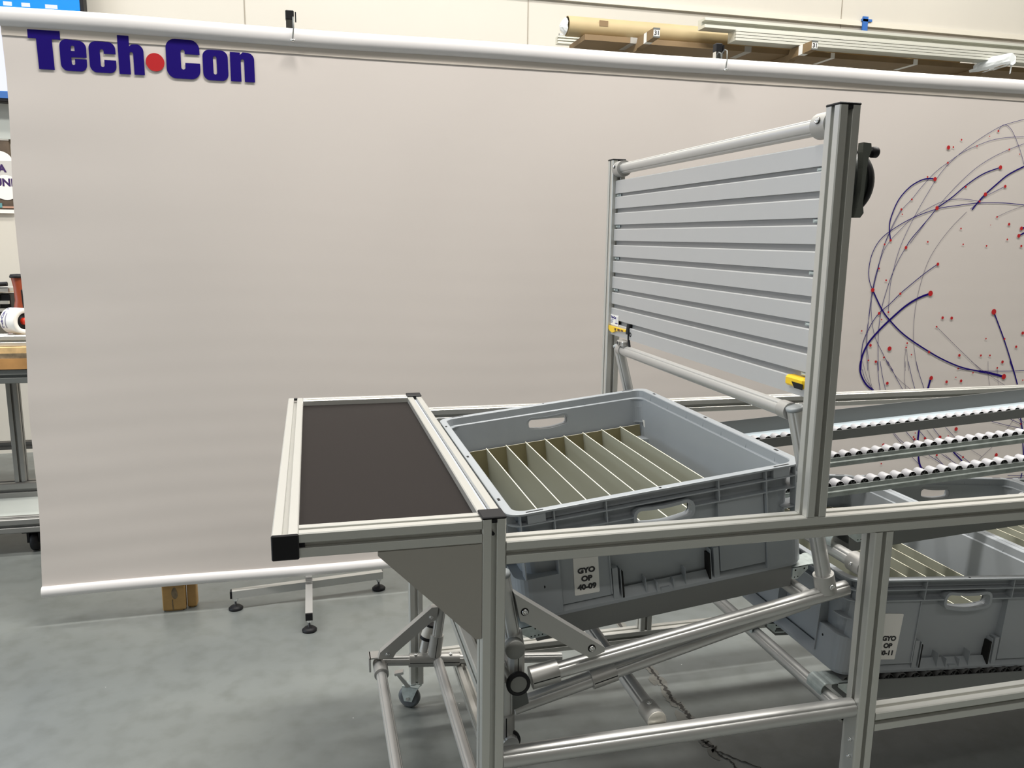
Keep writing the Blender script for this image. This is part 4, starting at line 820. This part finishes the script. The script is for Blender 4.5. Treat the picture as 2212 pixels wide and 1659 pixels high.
# small clip under the far end of the cradle's upper tube
cl = MB().box((.590, .900, .150), (.616, .945, .166), ch=.003).tube((.588, .922, .160), (.584, .922, .160), .007, 18).build('cable_clamp', ALUC, RK)
MB().tube((.5865, .922, .160), (.5835, .922, .160), .0045, 14).build('ring_mark', BLACK, cl)
# ---- low foot frame
for x in (-.096, .072): tube('foot_frame_tube', (x, .13, -.780), (x, .955, -.780))
for y in (.97, .115):
    tube('foot_frame_tube', (-.110, y, -.762), (.455, y, -.818)); zz = lambda x: -.762 - .099 * (x + .110)
    sleeve((-.012, y, zz(-.012)), (.136, y, zz(.136)), .0200)
    sleeve((.0715, y, -.700), (.0625, y, -.765), .0200)
    s_ = sleeve((-.096, y - .055 if y > .5 else y + .055, -.777), (-.096, y + .004, -.772), .0205)
    MB().box((-.128, y - .02, -.785), (-.123, y + .02, -.742)).box((-.126, y - .02, -.746), (-.088, y + .02, -.742)).build('corner_plate', ALUC, RK)
    for bx in (.008, .112): bolt((bx, y - .006, zz(bx) + .0195), (0, -.3, 1), .0045, RK, 'screw')
    br = MB().prism([(-.103, -.742), (-.097, -.722), (.052, -.600), (.072, -.600), (.064, -.640), (.050, -.645), (-.052, -.728), (-.060, -.742)], (0, y - .030, 0), (1, 0, 0), (0, 0, 1), (0, .022, 0)).build('brace_bar', ALUC, RK)
    for bx, bz in ((-.076, -.729), (.050, -.629)): bolt((bx, y - .030, bz), (0, -1, 0), .0055, br)
# stub with black rings beside the far post
o = MB().tube((.033, .990, -.760), (.045, .990, -.706), .0120, 24).build('pivot_stub', ALUT, RK)
def stubp(t): return (.044 + .012 * t, .990, -.712 + .036 * t)
MB().tube(stubp(-.25), stubp(.0), .0185, 28).build('black_ring', BLACK, o); MB().tube(stubp(0), stubp(.9), .0178, 28).build('stub_sleeve', mat('pale_plastic_sleeve', (.60, .58, .53), .45), o); MB().tube(stubp(.9), stubp(1.08), .0188, 28).build('black_ring', BLACK, o)

# ================================================================ crates (local frame: x 0.6, y 0.8, z 0 at the bottom)
CH = .212; LX, LY = .6, .8
def lp(i, z, r): return [(a, b, z) for a, b in rrect(i, i, LX - i, LY - i, max(.004, r), 6)]
def hole_outline(g=0.0):
    t, bt = CH - .037 + g, CH - .0635 - g; x0, x1 = .2445 - g, .3555 + g; r = .010 + g
    top = [(x1 - r - (x1 - x0 - 2 * r) * k / 8, t - .0030 * math.sin(PI * k / 8)) for k in range(9)]
    bot = [(x0 + r + (x1 - x0 - 2 * r) * k / 8, bt - .0045 * math.sin(PI * k / 8)) for k in range(9)]
    return arc(x1 - r, t - r, r, 0, 90, 5) + top[1:-1] + arc(x0 + r, t - r, r, 90, 180, 5) + arc(x0 + r, bt + r, r, 180, 270, 5) + bot[1:-1] + arc(x1 - r, bt + r, r, 270, 360, 5)
def boolean(mb, cutters):
    me = mb.mesh('tmp', CRATE); o = bpy.data.objects.new('tmp', me); C.objects.link(o); cs = []
    for c in cutters:
        co = bpy.data.objects.new('cut', c.mesh('cut', CRATE)); C.objects.link(co); cs.append(co)
        md = o.modifiers.new('b', 'BOOLEAN'); md.operation = 'DIFFERENCE'; md.object = co; md.solver = 'EXACT'
    bpy.context.view_layer.update(); dg = bpy.context.evaluated_depsgraph_get(); out = bpy.data.meshes.new_from_object(o.evaluated_get(dg))
    for q in cs + [o]: bpy.data.objects.remove(q)
    return out
def cutter(g): return MB().prism(hole_outline(g), (0, -.05, 0), (1, 0, 0), (0, 0, 1), (0, .9, 0))
body = MB()
body.loops([lp(.030, .0, .03), lp(.0185, CH - .023, .032), lp(.0145, CH - .021, .034), lp(.0135, CH - .004, .035), lp(0, CH - .004, .030), lp(-.0, CH - .0005, .030), lp(.0012, CH, .029), lp(.0155, CH, .026), lp(.0170, CH - .0015, .025), lp(.0185, CH - .0195, .025), lp(.0225, CH - .022, .024), lp(.0335, .004, .022)], False, 0, (True, True))
BODY = boolean(body, [cutter(0)]); BODY.materials.clear(); BODY.materials.append(CRATE)
rib = MB()
def ringrib(z, t, i0, i1, r0=.030):
    rib.loops([lp(i0, z - t / 2, r0), lp(i0, z + t / 2, r0), lp(i1, z + t / 2, r0 + .004), lp(i1, z - t / 2, r0 + .004), lp(i0, z - t / 2, r0)])
ringrib(CH - .0235, .0024, .0018, .022); ringrib(CH - .0475, .0024, .0030, .0215)
RIBS = boolean(rib, [cutter(.0064)]); RIBS.materials.clear(); RIBS.materials.append(CRATE)
ribs2 = MB()
def wall(z):
    z = max(0, z); return (.030 + (.0185 - .030) * z / (CH - .023) if z < CH - .023 else .0150) + .0016
def sbox(x0, x1, yf, z0, z1, axis='y'):
    # plate or block on the outside of a wall; its back follows the wall's draft
    for s_ in (0, 1):
        W_ = LY if axis == 'y' else LX; g = (lambda a: W_ - a) if s_ else (lambda a: a)
        zm = [z0, z1] if z1 <= CH - .0235 or z0 >= CH - .0235 else [z0, CH - .0236, z1]
        vs = []; n = len(zm)
        for z in zm:
            q = [(x0, g(yf)), (x1, g(yf)), (x1, g(wall(z))), (x0, g(wall(z)))]
            vs += [(a, b, z) if axis == 'y' else (b, a, z) for a, b in q]
        fs = [[4 * k + i, 4 * k + (i + 1) % 4, 4 * k + 4 + (i + 1) % 4, 4 * k + 4 + i] for k in range(n - 1) for i in range(4)]
        ribs2.add(vs, fs + [[3, 2, 1, 0], [4 * n - 4, 4 * n - 3, 4 * n - 2, 4 * n - 1]])
def vrib(x, z0, z1, w=.0022, i0=.0025, i1=.0): sbox(x - w / 2, x + w / 2, i0, z0, z1)
def vribx(y, z0, z1, w=.0022, i0=.0025, i1=.0): sbox(y - w / 2, y + w / 2, i0, z0, z1, 'x')
for x in (.024, .087, .187): 
    for q in (x, LX - x): vrib(q, CH - .047, CH - .003)
for q in (.024, LX - .024): vrib(q, .083, CH - .047)
for q in (.087, LX - .087): vrib(q, .083, CH - .047, .0026)
vrib(.187, .020, CH - .047, .0026, .0085, .028); vrib(LX - .187, .020, CH - .047, .0026, .0085, .028)
for y in (.024, .087, .20, .31, .40, .49, .60, .713, .776): vribx(y, CH - .047, CH - .003)
for y in (.087, .24, .56, .713): vribx(y, .018, CH - .047, .0026)
# closed corner tabs under the rim, solid corner blocks, base ledge, pockets
for sx in (0, 1):
    for sy in (0, 1):
        fx = lambda a: LX - a if sx else a
        fy = lambda a: LY - a if sy else a
        def pb(o, z0, z1): ribs2.prism([(fx(a), fy(b)) for a, b in o], (0, 0, z0), (1, 0, 0), (0, 1, 0), (0, 0, z1 - z0))
        q = [(.006 + .028 - .028 * math.cos(t), .006 + .028 - .028 * math.sin(t)) for t in [PI / 2 * k / 6 for k in range(7)]]
        pb([(.0265, .089)] + [(.0065, .089)] + q + [(.089, .0065), (.089, .0265)], .006, .083)
        ribs2.box((min(fx(.037), fx(.071)), min(fy(.003), fy(.0155)), CH - .022), (max(fx(.037), fx(.071)), max(fy(.003), fy(.0155)), CH - .0045))
        for z in (CH - .088, ):
            q2 = [(.006 + .028 - .028 * math.cos(t), .006 + .028 - .028 * math.sin(t)) for t in [PI / 2 * k / 6 for k in range(7)]]
            pb([(.024, .050), (.006, .050)] + q2 + [(.050, .006), (.050, .024)], z - .0012, z + .0012)
ribs2.loops([lp(.0085, .0, .026), lp(.0085, .006, .026), lp(.024, .022, .03), lp(.030, .0, .032)], False)
for x0, x1 in ((.090, .186), (.414, .510)):
    sbox(x0, x1, .0110, .018, CH - .0485)
for x, z1, w in ((.207, .066, .0015), (.256, .038, .0012), (.338, .040, .0012), (.392, .068, .0015)):
    vrib(x, .004, z1, w, .0095, .028)
vrib(.196, .002, .070, .011, .0095, .028); vrib(.404, .002, .070, .011, .0095, .028)
for y0, y1 in ((.008, .022), (LY - .022, LY - .008)):
    ribs2.box((.277, y0, .002), (.2785, y1, .026)); ribs2.box((.3115, y0, .002), (.313, y1, .024)); ribs2.box((.286, y0, .0), (.304, y1, .011))
RIB2 = ribs2.mesh('side_ribs', CRATE)
A, B_ = hole_outline(.0062), hole_outline(0); HANDS = []
for y0, y1 in ((.0020, .0240), (LY - .0240, LY - .0020)):
    hf = MB(); hf.loops([[(a, y0, b) for a, b in A], [(a, y1, b) for a, b in A], [(a, y1, b) for a, b in B_], [(a, y0, b) for a, b in B_], [(a, y0, b) for a, b in A]])
    HANDS.append(hf.mesh('hand_grip', CRATE))
dk = MB(); 
def flat(mb, pts): mb.add(pts, [list(range(len(pts)))])
zt = CH + .0003
for x0 in (.036, LX - .068):
    for y0 in (.0045, LY - .0085): dk.box((x0, y0, CH - .001), (x0 + .032, y0 + .004, zt))
for y in (.09, .40, .70):
    for x0 in (.004, LX - .010): dk.box((x0, y, CH - .001), (x0 + .005, y + .013, zt))
for x in (.296, ):
    for y in (.007, LY - .007): dk.lathe([(0, .0002), (.0026, .0002), (.0026, -.001)], (x, y, CH + .0002), (0, 0, 1), 14)
for x in (.056, LX - .056): dk.lathe([(0, 0), (.0030, 0), (.0030, .001)], (x, .0062, .063), (0, 1, 0), 14)
for y, z in ((.045, .075), (.07, .060)): dk.lathe([(0, 0), (.0028, 0), (.0028, .001)], (.0062, y, z), (1, 0, 0), 12)
for x in (.2095, .3895): dk.box((x - .0022, .0096, .003), (x + .0022, .0280, .060))
bm = bmesh.new(); bm.from_mesh(BODY); DK = dk.mesh('tmp', HOLE); n0 = len(bm.faces); bm.from_mesh(DK); bm.faces.ensure_lookup_table()
for f in bm.faces[n0:]: f.material_index = 1
bm.to_mesh(BODY); bm.free(); BODY.materials.append(HOLE)
def crate(label, loc, tilt, code=None, tag10=False, dx=0.0):
    t = thing('plastic_crate', label, 'crate', loc, 'blue-grey plastic crates with divider inserts', (0, -tilt, 0))
    for nm, me in (('body', BODY), ('rim_ribs', RIBS), ('side_ribs', RIB2), ('hand_grip', HANDS[0]), ('hand_grip', HANDS[1])):
        o = bpy.data.objects.new(nm, me); C.objects.link(o); o.parent = t
    if code:
        rot = Matrix.Translation((dx, 0, 0)) @ Matrix.Translation((.1400, 0, .068)) @ Matrix.Rotation(math.radians(2.0), 4, 'Y') @ Matrix.Translation((-.1400, 0, -.068))
        m = MB().prism(rrect(.1155, .030, .1645, .133, .0025, 3), (0, .0100, 0), (1, 0, 0), (0, 0, 1), (0, .0008, 0)); m.v = [rot @ p for p in m.v]
        st = m.build('sticker', WHITE, t, True, label='white sticker with black lettering')
        for k, s in enumerate(code):
            q = text_mesh(s, .0140, (.1400, .0096, .0730 - .0163 * k), (1, 0, 0), (0, 0, 1), 'CENTER', .0008, .0001, 1.12); q.v = [rot @ p for p in q.v]
            q.build('lettering', INK, st, True)
    if tag10:
        MB().box((LX - .0272, .742, .108), (LX - .0262, .778, .130)).build('number_tag', WHITE, t, True)
        tg = text_mesh('10', .0150, (LX - .0280, .760, .1135), (0, -1, 0), (0, 0, 1), 'CENTER', .0004, .0001); tg.build('tag_digits', INK, t, True)
    # divider insert
    d = thing('divider_insert', 'cream slotted divider insert lying inside the ' + label.split(',')[0], 'divider insert', (loc[0], loc[1], loc[2]), 'divider inserts inside the crates', (0, -tilt, 0))
    def board(name, lo, hi, ma=DIVID):
        m = MB().box(lo, hi); m.f.pop(1); m.sm.pop(1); m.mi.pop(1)
        m.add([(lo[0], lo[1], hi[2]), (hi[0], lo[1], hi[2]), (hi[0], hi[1], hi[2]), (lo[0], hi[1], hi[2])], [[0, 1, 2, 3]], False, 1)
        m.build(name, [ma, DEDGE], d, True)
    for i in range(9): x = .061 + .0557 * i; board('divider', (x - .0012, .038, .006), (x + .0012, .766, .119))
    board('end_strip', (.045, .7600, .006), (.565, .7622, .117), DSTRIP); board('end_strip', (.045, .0420, .006), (.565, .0442, .117), DSTRIP)
    return t
def placed(x0, y0, z0, t):   # rim corner -> base corner
    return (x0 + CH * math.sin(t), y0, z0 - CH * math.cos(t))
crate('blue-grey crate on the tilted cradle, sticker ending 40-09', placed(.068, .109, -.038, .114), .114, ('GYO', 'OP', '40-09'), True)
T1 = -.078
c0 = Vector((.790, .109, -.2265))
e1 = Vector((math.cos(T1), 0, math.sin(T1)))
crate('blue-grey crate first on the lower lane, sticker ending 40-11', placed(*c0, T1), T1, ('GYO', 'OP', '40-11'), dx=-.018)
c1 = c0 + e1 * .602; crate('blue-grey crate second on the lower lane, just right of the crate marked 40-11', placed(*c1, T1), T1)
c2 = c1 + e1 * .602; crate('blue-grey crate third on the lower lane, only its far rim showing at the right edge', placed(*c2, T1), T1)
